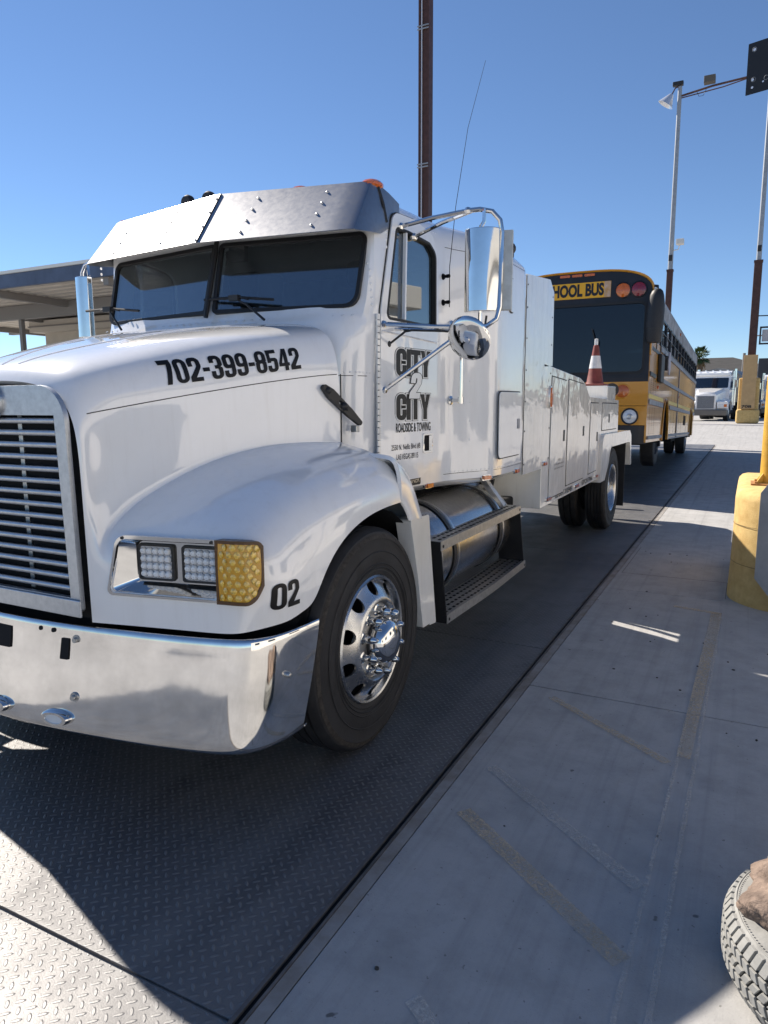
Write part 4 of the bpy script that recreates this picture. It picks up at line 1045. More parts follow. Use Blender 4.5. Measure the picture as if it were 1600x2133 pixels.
# mirrors
def mirror(s):
    m = lambda x, y, z: Vector((X(x-XC, s), y, z))
    P = lambda *l: [m(*p) for p in l]
    rt_ = thing_part = MB()
    # C-shaped pole
    rt_.tube(P((-1.36, 3.60, 2.592), (-1.30, 3.605, 2.592), (-1.235, 3.61, 2.575), (-1.195, 3.615, 2.53), (-1.185, 3.62, 2.47), (-1.185, 3.60, 2.10), (-1.195, 3.58, 2.04), (-1.235, 3.55, 2.005), (-1.29, 3.535, 2.0), (-1.36, 3.535, 2.0)), .0125, 10)
    rt_.tube(P((-1.36, 3.60, 2.592), (-1.56, 3.60, 2.580), (-1.745, 3.59, 2.555)), .012, 8); rt_.tube(P((-1.345, 3.60, 2.588), (-1.52, 3.65, 2.565), (-1.725, 3.72, 2.525)), .012, 8)
    rt_.tube(P((-1.29, 3.535, 2.0), (-1.5, 3.50, 2.010), (-1.765, 3.42, 2.030)), .013, 8); rt_.tube(P((-1.29, 3.535, 1.992), (-1.5, 3.53, 1.995), (-1.74, 3.51, 2.01)), .009, 8)
    rt_.tube(P((-1.33, 3.50, 1.985), (-1.765, 3.425, 1.685)), .0125, 8)
    for p in P((-1.745, 3.59, 2.555), (-1.725, 3.72, 2.525), (-1.765, 3.42, 2.030), (-1.765, 3.425, 1.685)): rt_.sphere(p, .022, 8, 1, 1.3, 1)
    rt_.sphere(P((-1.365, 3.60, 2.592))[0], .02, 8)
    rt_.tube(P((-1.275, 3.60, 2.59), (-1.275, 3.60, 2.53), (-1.29, 3.59, 2.50)), .010, 6); rt_.tube(P((-1.275, 3.56, 2.0), (-1.275, 3.56, 2.09)), .010, 6)
    br = rt_.build('mirror_bracket', CHROME, TT)
    # main head: bowed steel housing facing forward, glass facing back
    c = Vector((-1.275, 3.575, 2.285)); w2 = .088 if s > 0 else .068; hh = .205
    if s < 0: c = c+Vector((.035, 0, 0))
    u = Vector((.9, .42, 0)).normalized(); u = Vector((.97, .24, 0)).normalized(); nn = Vector((u.y, -u.x, 0))
    hs = MB(); prof = []
    for k in range(13):
        t = -1+2*k/12; prof.append((t*w2, .042*(1-abs(t)**2.6)))
    ring = lambda z, sc=1: [m(*(c+u*a*sc+nn*(b*sc)+Vector((0, 0, z)))) for a, b in prof]+[m(*(c+u*w2*sc-nn*.035+Vector((0, 0, z)))), m(*(c-u*w2*sc-nn*.035+Vector((0, 0, z))))]
    hs.grid([ring(-hh), ring(hh)], close_u=True); n_ = 15
    hs.add(ring(-hh), [tuple(range(n_))]); hs.add(ring(hh), [tuple(range(n_))])
    hs.build('mirror_housing', CHROME, br, bevel=.004, smooth=40)
    gl = MB(); gl.add([m(*(c+u*a*w2*.93-nn*.037+Vector((0, 0, b*hh*.95)))) for a, b in ((-1, -1), (1, -1), (1, 1), (-1, 1))], [(0, 1, 2, 3)]); gl.build('mirror_glass', mat('mirror_glass', (.85, .87, .88), .01, 1) if 'mirror_glass' not in bpy.data.materials else bpy.data.materials['mirror_glass'], br, smooth=0)
    # narrow second panel behind the pole
    fl = MB(); c2 = Vector((-1.165, 3.645, 2.285))
    q = [c2+u*a*.030+nn*b*.014+Vector((0, 0, z*.198)) for z in (-1, 1) for a, b in ((-1, -1), (1, -1), (1, 1), (-1, 1))]
    fl.add([m(*p) for p in q], [(0, 1, 2, 3), (4, 5, 6, 7), (0, 1, 5, 4), (1, 2, 6, 5), (2, 3, 7, 6), (3, 0, 4, 7)]); fl.build('mirror_side_panel', mat('galvanised_pale', (.55, .56, .54), .45, .6, noise=(20, .8)) if 'galvanised_pale' not in bpy.data.materials else bpy.data.materials['galvanised_pale'], br, bevel=.004)
    # round convex mirror below: its domed back
    cc = m(-1.302, 3.46, 1.935); axd = Vector((-.10*s, -.90, -.42)).normalized()
    cv = MB().lathe([(0, .020), (.04, .0185), (.075, .013), (.10, .006), (.115, -.003), (.118, -.010), (.112, -.014)], cc, axd, 36); cv.lathe([(0, .028), (.018, .026), (.02, .016)], cc, axd, 14); cv.build('convex_mirror', CHROME, br, smooth=50)
    # cable
    MB().tube(P((-1.235, 3.545, 2.055), (-1.245, 3.545, 1.985), (-1.30, 3.52, 1.965), (-1.45, 3.50, 1.985), (-1.62, 3.47, 1.995), (-1.66, 3.47, 1.99), (-1.745, 3.47, 1.935)), .006, 6).build('mirror_cable', BLACK, br)
    MB().lathe([(0, .008), (.016, .006), (.018, 0)], m(-1.757, 3.47, 1.93), (s, 0, 0), 10).build('cable_grommet', BLACK, br)
mirror(1); mirror(-1)

# antenna on the sleeper shoulder
an = MB(); p1, p2 = on_cab(4.06, 2.36)[0], on_cab(4.06, 2.21)[0]
for p in (p1, p2): an.tube([p, p+Vector((.04, -.01, 0))], .006, 6); an.lathe([(.020, -.002), (.016, .006), (.008, .014), (.011, .03), (.011, .045)], p, (1, -.2, 0), 10)
b0 = p2+Vector((.045, -.01, -.03)); an.tube([b0, p1+Vector((.045, -.01, .05)), p1+Vector((.06, .04, .4)), p1+Vector((.10, .12, .85)), p1+Vector((.16, .24, 1.25))], .0026, 6, r1=.0010)
an.build('whip_antenna', mat('dark_whip', (.008, .008, .009), .8, 0, spec=.1), TT)

# ------------------------------------------------------------------ fuel tanks and steps
for s in (1, -1):
    tk = MB(); cx, cz, R_ = X(.865, s), .705, .30
    tk.lathe([(0, -.06), (.10, -.055), (.20, -.035), (.265, -.01), (.292, .015), (R_, .05), (R_, 1.38), (.292, 1.415), (.265, 1.44), (.2, 1.46), (.1, 1.475), (0, 1.48)], (cx, 3.72, cz), (0, 1, 0), 56)
    tko = tk.build('fuel_tank', mat('tank_aluminium', (.55, .54, .53), .24, 1, noise=(30, .8, 8), bump=(2.5, .06, .02)) if s > 0 else bpy.data.materials['tank_aluminium'], TT, smooth=50)
    for y in (3.95, 4.83):
        st_ = MB().lathe([(R_+.006, -.022), (R_+.010, -.02), (R_+.010, .02), (R_+.006, .022)], (cx, y, cz), (0, 1, 0), 56); st_.build('tank_strap', BLACK, tko)
        MB().lathe([(R_+.011, -.045), (R_+.015, -.045), (R_+.015, -.018), (R_+.011, -.018)], (cx, y+.075, cz), (0, 1, 0), 56).build('strap_band', STEEL, tko)
    # diagonal hanger bracket
    bk = MB(); p = Vector((X(1.02, s), 4.88, 1.06)); q_ = Vector((X(1.13, s), 4.98, .86)); bk.tube([p, q_], .03, 4); bk.build('step_hanger', ALU, TT)
    # steps
    def step(name, y0, y1, z, xi, sag=0):
        fr = FR((0, 0, z), (1, 0, 0), (0, 1, 0)); N_ = 14
        ys = [y0+(y1-y0)*k/N_ for k in range(N_+1)]; dz = lambda y: sag*sin(pi*(y-y0)/(y1-y0))**2
        xo_, xi_ = X(1.232, s), X(xi, s); top = MB()
        holes = []
        tread = MB()
        # tread with slots: strips between rows of dashes
        L_ = [(0, .045), (.0, 0), (1, 0), (1, .0)]
        sec = [(xo_, -.052), (xo_, 0), (xi_, 0), (xi_, -.03)]
        tread.grid([[Vector((a_, y, z+b_+dz(y))) for a_, b_ in sec] for y in ys])
        me = bake(tread.mesh('s', fix=False), [('SOLIDIFY', dict(thickness=.005, offset=0))])
        o = place(me, name, ALU, TT, smooth=25)
        sl = MB()
        rws = 4
        for r in range(rws):
            x = xo_+(xi_-xo_)*(r+.6)/(rws+.1)
            k = 0; y = y0+.04+.031*(r % 2)
            while y < y1-.05:
                sl.box(x-.0075, x+.0075, y, y+.030, z+dz(y+.01)+.0015, z+dz(y+.01)+.0045); y += .062
        sl.build('step_slots', DARK, o)
        return o
    step('upper_step', 3.57, 5.11, .85, 1.035)
    step('lower_step', 3.67, 5.27, .40, 1.035, -.012 if s > 0 else -.01)
    fr = FR((0, 3.585, 0), (1, 0, 0), (0, 0, 1))
    for yy, y2, nm in ((3.575, 3.68, 'step_side_plate'), (5.10, 5.255, 'step_side_plate')):
        sp_ = MB(); a0, a1 = X(1.03, s), X(1.228, s)
        vs = []
        for dy in (0, .008):
            vs += [(a0, yy+dy, .848), (a1, yy+dy, .848), (a1, y2+dy, .345), (a0, y2+dy, .345)]
        sp_.add(vs, [(0, 1, 2, 3), (4, 5, 6, 7), (0, 1, 5, 4), (1, 2, 6, 5), (2, 3, 7, 6), (3, 0, 4, 7)]); sp_.build('step_side_plate', BLACK, TT, bevel=.002)
    bl = MB()
    for y, z in ((3.60, .82), (5.085, .825), (3.70, .37), (5.24, .37)): bl.lathe([(.009, 0), (.009, .003), (0, .003)], (X(1.2345, s), y, z), (s, 0, 0), 10)
    bl.build('step_bolts', BLACK, TT)

# ------------------------------------------------------------------ wrecker body
for s in (1, -1):
    fr = FR((XC, 0, 0), (0, s, 0), (0, 0, 1)); nn = s  # frame normal: u x v = (s,0,0)
    P = [(5.72, 1.922), (7.10, 1.845, .02), (7.33, 1.80, .1), (7.58, 1.665, .05), (9.40, 1.63, .02), (9.42, 1.20), (8.33, 1.20), (8.28, .748), (5.72, .742)]
    lp = rl([(p[0]*s,)+tuple(p[1:]) for p in P]); 
    if s < 0: lp = lp[::-1]
    bd = MB().plate([lp], fr, .72, 1.22).build('utility_body', WHITE2, TT, bevel=.006)
    l = rl([(p[0]*s,)+tuple(p[1:]) for p in [(5.17, 1.075), (5.17, 2.53, .01), (5.84, 2.585, .01), (5.97, 2.50, .01), (5.985, 1.912), (5.715, 1.898), (5.715, 1.075)][::-1]]); l = l if s > 0 else l[::-1]
    MB().plate([l], fr, 1.195, 1.22).build('side_fairing', WHITE2, bd, bevel=.004)
    def panel(name, pts, off0, off1, m, bev=.003):
        l = rl([(p[0]*s,)+tuple(p[1:]) for p in pts]); l = l if s > 0 else l[::-1]
        return MB().plate([l], fr, 1.22+off0, 1.22+off1).build(name, m, bd, bevel=bev)
    doors = [[(5.96, .80, .01), (6.50, .80, .01), (6.50, 1.80, .01), (5.98, 1.825, .01)],
             [(6.60, .845, .01), (7.36, .845, .01), (7.36, 1.72, .01), (7.24, 1.785, .01), (6.60, 1.815, .01)],
             [(7.62, .86, .01), (8.06, .865, .01), (8.06, 1.595, .01), (7.64, 1.60, .01)],
             [(8.30, 1.295, .01), (9.28, 1.285, .01), (9.28, 1.585, .01), (8.30, 1.595, .01)]]
    for d in doors:
        cen = (sum(p[0] for p in d)/len(d), sum(p[1] for p in d)/len(d))
        big = [(cen[0]+(p[0]-cen[0])*1.012+.006*(1 if p[0] > cen[0] else -1), p[1]+.011*(1 if p[1] > cen[1] else -1), .01) for p in d]
        panel('door_gap', big, -.001, .0012, GAP, 0)
        panel('locker_door', d, 0, .007, WHITE2, .004)
    for y, z in ((6.45, 1.315), (7.29, 1.325), (8.02, 1.235), (8.72, 1.42)):
        panel('door_latch', [(y-.03, z-.05, .006), (y+.03, z-.05, .006), (y+.03, z+.05, .006), (y-.03, z+.05, .006)], .007, .010, BLACK, .001)
        panel('latch_paddle', [(y+.003, z-.040, .004), (y+.02, z-.040, .004), (y+.02, z+.040, .004), (y+.003, z+.040, .004)], .010, .015, CHROME, .001)
    # seam between sleeper extension and tall panel, screws
    sc_ = MB()
    for z in (1.15, 1.4, 1.62, 1.85, 2.08, 2.3, 2.46):
        for y in (5.205, 5.93): 
            sc_.lathe([(.007, 0), (.006, .003), (0, .004)], (X(1.22, s), y, z), (s, 0, 0), 8)
    sc_.build('body_screws', BLACK, bd)
    panel('body_seam', [(5.168, 1.08), (5.178, 1.08), (5.178, 2.52), (5.168, 2.52)], -.002, .0012, GAP, 0)
    # oval side lamp on the tall panel
    l = circ(5.925*s, 1.655, .035, 24, .095); MB().plate([l], fr, 1.22, 1.232).build('lamp_ring', CHROME, bd, bevel=.003)
    MB().plate([circ(5.925*s, 1.655, .024, 24, .08)], fr, 1.230, 1.243).build('side_lamp', RED if s < 0 else AMBER, bd, bevel=.004)
    marker(5.78, 1.112, s, bd, True)
    for y, z in ((5.965, .795), (7.07, .790), (8.10, .792)):
        panel('reflector_strip', [(y-.085, z-.018, .008), (y+.085, z-.018, .008), (y+.085, z+.018, .008), (y-.085, z+.018, .008)], .0, .010, CHROME, .003)
        panel('marker_bar', [(y-.065, z-.010, .006), (y+.07, z-.010, .006), (y+.07, z+.012, .006), (y-.065, z+.012, .006)], .010, .016, mat('dull_red_lens', (.30, .07, .045), .3) if 'dull_red_lens' not in bpy.data.materials else bpy.data.materials['dull_red_lens'], .002)
    # rear fender flare
    l = [(8.12, .715), (8.20, 1.19, .10), (8.30, 1.245, .02), (10.18, 1.225, .06), (10.32, 1.16, .03), (10.42, .74), (10.36, .74), (10.24, 1.07, .15), (8.70, 1.08, .30), (8.62, .90, .3), (8.40, .715)]
    lp = rl([(p[0]*s,)+tuple(p[1:]) for p in l]); lp = lp if s > 0 else lp[::-1]
    MB().plate([lp], fr, .75, 1.262).build('rear_fender', WHITE2, TT, bevel=.010)
    mf = MB(); mf.box(*sorted((X(.70, s), X(1.215, s))), 10.16, 10.175, .18, 1.1); mf.build('mud_flap', BLACK, TT)
if True:
    bb = MB(); bb.box(-2.15, -1.72, 5.30, 5.70, .45, .84); bb.build('sun_blocker_box', DARK, TT, bevel=.02)  # added box, blocks sun rays that would light the scale deck
    for k_, (y_, z_, x_) in enumerate(((5.24, 1.5, -2.05), (5.66, 1.30, -2.0), (5.47, 1.2, -1.85), (5.20, 1.9, -2.2))): MB().tube([(x_, y_-.1, z_+.5), (x_+.06, y_, z_), (x_-.05, y_+.08, z_-.35), (x_-.2, y_+.05, z_-.5)], (.02, .03, .02, .03)[k_], 8, r1=(.03, .015, .035, .02)[k_]).build('sun_blocker_tube', BLACK, TT)  # added tubes crossing the gap, they break the sun patch into irregular shapes
    hk = MB(); hk.box(XC-.45, XC+.55, 5.42, 5.60, .92, 2.30); hk.box(XC-.2, XC+.3, 5.30, 5.42, 1.0, 1.9); hk.build('sun_blocker_rack', DARK, TT, bevel=.02)  # added blocker behind the sleeper, trims the sunlit patch on the ground
    dk = MB(); dk.box(X(-.718), X(.718), 5.94, 10.2, 1.10, 1.16); dk.build('tow_deck', ALU, TT)
    bm_ = MB(); bm_.box(XC-.14, XC+.14, 6.3, 9.8, 1.18, 1.42); bm_.tube([(XC, 9.6, 1.3), (XC, 10.6, .55)], .07, 8); bm_.tube([(XC-.9, 11.2, .40), (XC+.9, 11.2, .40)], .06, 8); bm_.tube([(XC, 10.6, .55), (XC, 11.2, .42)], .07, 8)
    bm_.build('tow_boom', BLACK, TT, bevel=.01)
fb2 = font_mb('US DOT 3155481', FR((X(1.2205), 6.22, .765), (0, 1, 0), (0, 0, 1)), .66, .050, .0015, .03); fb2.build('lettering', INK, TT, smooth=0, fix=False)
font_mb('GPCN 7066', FR((X(1.2205), 7.32, .768), (0, 1, 0), (0, 0, 1)), .56, .052, .0015, .03).build('lettering', INK, TT, smooth=0, fix=False)
for k, (t_, w_) in enumerate((('NOTICE', .10), ('Lic # cop. legislation charges for', .34), ('public transaction will be made', .34))):
    font_mb(t_, FR((X(1.2285), 6.24-w_/2+.06, 1.10-.036*k), (0, 1, 0), (0, 0, 1)), w_, .020, .001, .005).build('notice_lettering', INK, TT, smooth=0, fix=False)
# ------------------------------------------------------------------ traffic cone on the deck, winch drum beside it
CONEX, CONEY = -1.71, 8.9
cn = thing('traffic_cone', 'red and white traffic cone standing on the back of the tow truck', 'traffic cone', (CONEX, 8.9, 1.80))
c0 = Vector((CONEX, 8.9, 1.80))
OR = mat('faded_cone_red', (.22, .045, .035), .6, noise=(12, .6, 8)); CW = mat('cone_white_band', (.72, .72, .72), .4, noise=(20, .8, 5))
MB().box(c0.x-.14, c0.x+.14, c0.y-.14, c0.y+.14, 1.80, 1.826).build('base', OR, cn, bevel=.012)
def rc(h): return .105-.088*h/.57
MB().lathe([(rc(.02)+.01, .025), (rc(.05), .05), (rc(.21), .21)], c0, (0, 0, 1), 32).build('lower_cone', OR, cn)
MB().lathe([(rc(.21)+.002, .21), (rc(.36)+.002, .36)], c0, (0, 0, 1), 32).build('white_band', CW, cn)
MB().lathe([(rc(.36), .36), (rc(.48), .48), (.018, .49)], c0, (0, 0, 1), 32).build('upper_cone', OR, cn)
MB().lathe([(.021, .48), (.020, .560), (.0, .565)], c0, (0, 0, 1), 20).build('white_tip', CW, cn)

MB().box(-1.90, -1.52, 8.70, 9.25, 1.60, 1.80).build('deck_box', WHITE2, TT, bevel=.01)
rl_ = MB().lathe([(.0, -.05), (.085, -.05), (.085, -.035), (.04, -.03), (.04, .03), (.085, .035), (.085, .05), (0, .05)], (-1.60, 9.42, 1.76), (.3, -1, 0), 20); rl_.box(-1.66, -1.56, 9.36, 9.46, 1.60, 1.72); rl_.build('hose_reel', BLACK, TT)
# ------------------------------------------------------------------ school bus
BUS = thing('school_bus', 'yellow school bus with its nose lifted, being towed behind the white tow truck', 'school bus', (-2.895, 23.9, .0), (-.0332, 0, .0105), local=True)
BL = 11.4   # y of the rear axle from the front
def Y(y): return y-BL
hw = 1.235
def bus_sec(k=1.0, top=3.02, crown=.385):
    pts = []
    for i in range(25):
        a = pi*i/24; cx_ = cos(a); s_ = sin(a)
        pts.append((hw*(abs(cx_)**.62)*(1 if cx_ > 0 else -1), top+crown*(s_**.82)))
    return pts
def busbox(name, x0, x1, y0, y1, z0, z1, m, bev=0, par=BUS): return MB().box(x0, x1, Y(y0), Y(y1), z0, z1).build(name, m, par, bevel=bev)
roof = bus_sec(); n = len(roof)
rf = MB(); rows = []
for y, k in ((.0, 1), (.03, 1), (12.9, 1), (12.95, .98)): rows.append([Vector((x, Y(y), z)) for x, z in roof])
rf.grid(rows); rf.build('roof', BUSW, BUS, smooth=40)
rc_ = MB(); rows = []
for (y, g_) in ((-.02, .985), (-.045, 1.0), (-.045, 1.012), (.10, 1.012), (.10, 1.0)):
    rows.append([Vector((x*g_, Y(y), 2.2+(z-2.2)*g_)) for x, z in [(hw, 2.0)]+roof+[(-hw, 2.0)]])
rc_.grid(rows).build('roof_edge', BUSY, BUS, smooth=50)
# front cap
ff = FR((0, Y(0), 0), (1, 0, 0), (0, 0, 1))       # normal = -y
cap = [(hw-.01, 1.55)]+[(x*.985, 2.2+(z-2.2)*.985) for x, z in roof]+[(-hw+.01, 1.55)]
wsl = rect(-1.14, 1.70, 1.14, 2.86, .10)
MB().plate([cap, wsl], ff, -.03, .03).build('front_cap', BUSK, BUS, bevel=.006)
MB().plate([rect(-1.15, 1.69, 1.15, 2.87, .10), rect(-1.115, 1.73, 1.115, 2.83, .09)], ff, .028, .040).build('windscreen_seal', SEAL, BUS)
MB().plate([grow(wsl, .003)], ff, .0, .010).build('windscreen', glass('bus_windscreen', (.20, .24, .26), .35, 1.6, (.003, .005, .010)), BUS, smooth=0)
fy = FR((0, Y(0), 0), (1, 0, 0), (0, 0, 1))
for a_, b_, z0, z1, nm in ((-1.235, .0-.004, 1.165, 1.56, 'front_panel'), (.004, 1.235, 1.165, 1.56, 'front_panel'), (-1.235, 1.235, .84, 1.157, 'headlight_panel')):
    MB().plate([rect(a_, z0, b_, z1, .012)], ff, -.06, .045).build(nm, BUSY, BUS, bevel=.008)
fbp = MB(); fbp.grid([[Vector((x, Y(.02-.10*(1-(abs(x)/hw)**6)), z)) for z in (.53, .56, .80, .835)] for x in [hw*(i/12-1) for i in range(25)]])
me = bake(fbp.mesh('b'), [('SOLIDIFY', dict(thickness=.04))]); place(me, 'front_bumper', BUSK, BUS, smooth=40)
for x in (.40, .76, 1.01):
    pass
for x, m_, nm in ((.757, AMBER, 'warning_lamp'), (1.006, RED, 'warning_lamp'), (-.757, AMBER, 'warning_lamp'), (-1.006, RED, 'warning_lamp')):
    o = MB().lathe([(.132, .02), (.132, .055), (.120, .060), (.112, .045)], (x, Y(0), 3.055), (0, -1, 0), 32).build(nm, BUSK, BUS)
    MB().lathe([(.113, .045), (.08, .056), (0, .062)], (x, Y(0), 3.055), (0, -1, 0), 32).build('lamp_lens', m_, o)
for x in (-.83, .83):
    o = MB().lathe([(.128, .03), (.128, .055), (.110, .06), (.106, .05)], (x, Y(0), 1.405), (0, -1, 0), 32).build('turn_signal', BUSY, BUS)
    MB().lathe([(.108, .05), (.07, .066), (0, .070)], (x, Y(0), 1.405), (0, -1, 0), 32).build('lamp_lens', mat('orange_lens', (.50, .12, .02), .2, coat=1) if 'orange_lens' not in bpy.data.materials else bpy.data.materials['orange_lens'], o)
    xx = x*1.163
    o = MB().lathe([(.140, .03), (.140, .058), (.122, .066), (.112, .05)], (xx, Y(0), .985), (0, -1, 0), 36).build('headlight', BUSK, BUS)
    MB().lathe([(.114, .048), (.07, .064), (0, .072)], (xx, Y(0), .985), (0, -1, 0), 36).build('headlight_lens', LENS, o)
    MB().lathe([(.05, .070), (.035, .0755), (.025, .072), (0, .076)], (xx, Y(0), .985), (0, -1, 0), 20).build('bulb', STEEL, o)
for k in (-1, 0, 1):
    x = k*.205; MB().plate([rect(x-.085, 3.325, x+.085, 3.365, .01)], ff, .02, .05).build('clearance_light', AMBER, BUS, bevel=.006)
for x in (-1.02, 1.02): MB().box(x*1.0-.05, x*1.0+.05, Y(-.02), Y(.12), 3.235, 3.30).build('clearance_light', AMBER, BUS, bevel=.01)
MB().plate([rect(-.66, 2.965, .56, 3.225, .004)], ff, .03, .036).build('school_sign', mat('sign_yellow', (.82, .42, .02), .5), BUS)
MB().plate([rect(.455, 2.968, .558, 3.222, .0)], ff, .036, .038).build('faded_sign_end', mat('faded_sign', (.52, .30, .12), .6, noise=(9, (.6, .45, .38), 4)), BUS)
font_mb('SCHOOL BUS', FR((-.625, Y(-.039), 2.995), (1, 0, 0), (0, 0, 1)), 1.075, .212, .001, .045).build('sign_lettering', BUSK, BUS, smooth=0, fix=False)
for x in (-.45, .35):
    MB().tube([(x, Y(-.06), 1.66), (x+.03, Y(-.08), 1.95), (x+.05, Y(-.07), 2.25)], .010, 6).tube([(x+.06, Y(-.075), 2.02), (x-.06, Y(-.075), 2.45)], .010, 6).build('wiper', BLACK, BUS)
# inside of the bus
ins = MB()
for r in range(11):
    for x in (-.80, .80): ins.box(x-.42, x+.42, Y(2.2+r*.92), Y(2.34+r*.92), 1.3, 2.25)
ins.box(-1.2, 1.2, Y(.3), Y(12.7), 1.15, 1.2); ins.build('bus_seats', mat('bus_seat_green', (.04, .045, .05), .7), BUS, bevel=.03)
wb = MB().tube([(.62+.21*cos(2*pi*k/24), Y(.42)+.12*sin(2*pi*k/24), 1.86+.17*sin(2*pi*k/24)) for k in range(25)], .014, 6, cap=False); wb.build('steering_wheel', BLACK, BUS)
# sides: skins built as plates with window and wheel openings
AR = [(3.12, 'f'), (BL, 'r')]
for s in (1, -1):
    sf = FR((0, 0, 0), (0, s, 0), (0, 0, 1))      # normal (s,0,0)
    def SL(pts):
        l = rl([((p[0]-BL)*s,)+tuple(p[1:]) for p in pts]); return l if s > 0 else l[::-1]
    def arch(c, r=.60, top=1.36, b=.55):
        return [(c-r, b), (c-r, .95, .1), (c-r*.80, top-.10, .15), (c, top, .3), (c+r*.80, top-.10, .15), (c+r, .95, .1), (c+r, b)]
    P = [(12.9, 2.28), (.0, 2.28), (.0, .56), (.0+.01, .55)]+arch(3.12)+arch(BL)+[(12.9, .55)]
    P = P[::-1]; 
    skin_ = MB().plate([SL(P)] if s > 0 else [SL(P)], sf, hw-.03, hw).build('side_panel', BUSY, BUS)
    # header above windows
    MB().plate([SL([(.0, 2.80), (12.9, 2.80), (12.9, 3.03), (.0, 3.03)])], sf, hw-.03, hw+.003).build('window_header', BUSW, BUS)
    # driver's window and pillar
    MB().plate([SL([(.02, 2.28), (.16, 2.28), (.12, 2.80), (.02, 2.80)])], sf, hw-.03, hw+.002).build('pillar', BUSK, BUS)
    dfr = MB().plate([SL([(.12, 2.10), (1.55, 2.10), (1.55, 2.80), (.12, 2.80)]), SL([(.18, 2.16), (.82, 2.16), (.82, 2.74), (.18, 2.74)])[::1], SL([(.88, 2.16), (1.49, 2.16), (1.49, 2.74), (.88, 2.74)])], sf, hw-.02, hw+.010).build('window_frame', BUSK, BUS)
    for a_, b_ in ((.18, .82), (.88, 1.49)): MB().plate([SL([(a_, 2.16), (b_, 2.16), (b_, 2.74), (a_, 2.74)])], sf, hw-.01, hw-.004).build('window', BGLASS, BUS, smooth=0)
    nwin = 12; y0 = 1.62; pw = (12.72-y0)/nwin
    for k in range(nwin):
        a_ = y0+k*pw; b_ = a_+pw-.04
        w_ = MB().plate([SL([(a_, 2.28), (b_, 2.28), (b_, 2.80), (a_, 2.80)]), SL([(a_+.05, 2.33), (b_-.05, 2.33), (b_-.05, 2.545), (a_+.05, 2.545)]), SL([(a_+.05, 2.56), (b_-.05, 2.56), (b_-.05, 2.76), (a_+.05, 2.76)])], sf, hw-.03, hw+.006).build('window_frame', BUSK, BUS)
        MB().plate([SL([(a_+.05, 2.33), (b_-.05, 2.33), (b_-.05, 2.76), (a_+.05, 2.76)])], sf, hw-.022, hw-.018).build('window', BGLASS, w_, smooth=0)
        MB().plate([SL([(b_, 2.28), (b_+.04, 2.28), (b_+.04, 2.80), (b_, 2.80)])], sf, hw-.03, hw+.012).build('window_post', BUSK, BUS)
    # rails, tape
    def rail(z0, z1, y0_, y1_, m, o0=.0, o1=.022, nm='rub_rail'):
        MB().plate([SL([(y0_, z0), (y1_, z0), (y1_, z1), (y0_, z1)])], sf, hw+o0, hw+o1).build(nm, m, BUS, bevel=.004)
    rail(2.19, 2.28, 1.6, 12.88, BUSR); rail(1.655, 1.735, 1.6, 12.88, BUSR); rail(1.66, 1.73, .02, .9, BUSK)
    rail(1.19, 1.275, .06, 2.42, BUSR); rail(1.19, 1.275, 3.86, 10.68, BUSR); rail(1.19, 1.275, 12.05, 12.88, BUSR)
    rail(1.30, 1.37, .08, 2.50, TAPE, 0, .004, 'reflective_stripe'); rail(1.30, 1.37, 3.74, 10.80, TAPE, 0, .004, 'reflective_stripe'); rail(1.30, 1.37, 12.0, 12.88, TAPE, 0, .004, 'reflective_stripe')
    rail(.60, .66, .1, 2.45, BUSR); rail(.60, .66, 3.8, 10.7, BUSR); rail(.55, .585, 3.8, 10.7, BUSR, 0, .012)
    for k in range(4): rail(.86, 1.12, 8.3+k*.22, 8.44+k*.22, DARK, 0, .004, 'vent_grille')
    # arch lips
    for c in (3.12, BL):
        pts = [Vector((s*(hw+.012), Y(c+.61*cos(a_)*(1 if True else 0)), .55+.82*sin(a_))) for a_ in [pi*k/24 for k in range(25)]]
        MB().tube(pts, .018, 6).build('arch_lip', BUSY, BUS)
        wl = MB(); wl.grid([[Vector((s*xx, Y(c)+.60*cos(a_), .50+.80*sin(a_))) for a_ in [pi*k/14 for k in range(15)]] for xx in (.6, hw-.02)]); wl.build('wheel_well', DARK, BUS)
    MB().box(*sorted((s*hw, s*(hw+.02))), Y(6.0), Y(6.06), .58, 2.30).build('body_joint', BUSR, BUS)
    # rivets in columns
    rv = MB()
    for y in [.35, .7, 1.05, 4.4, 5.2, 6.7, 7.5, 9.4, 10.2]:
        for k in range(14): rv.lathe([(0, .005), (.007, .003), (.010, 0)], (s*hw, Y(y), .70+k*.034+(0)), (s, 0, 0), 6)
        for k in range(8): rv.lathe([(0, .005), (.007, .003), (.010, 0)], (s*hw, Y(y), 1.40+k*.032), (s, 0, 0), 6)
    rv.build('side_rivets', DARK, BUS)
    for y in (1.3, 6.1): MB().box(*sorted((s*hw, s*(hw+.03))), Y(y), Y(y+.09), 1.50, 1.56).build('side_marker', AMBER, BUS, bevel=.006)
    MB().box(*sorted((s*(hw-.02), s*(hw+.03))), Y(5.6), Y(5.72), 2.93, 2.985).build('clearance_light', AMBER, BUS, bevel=.006)
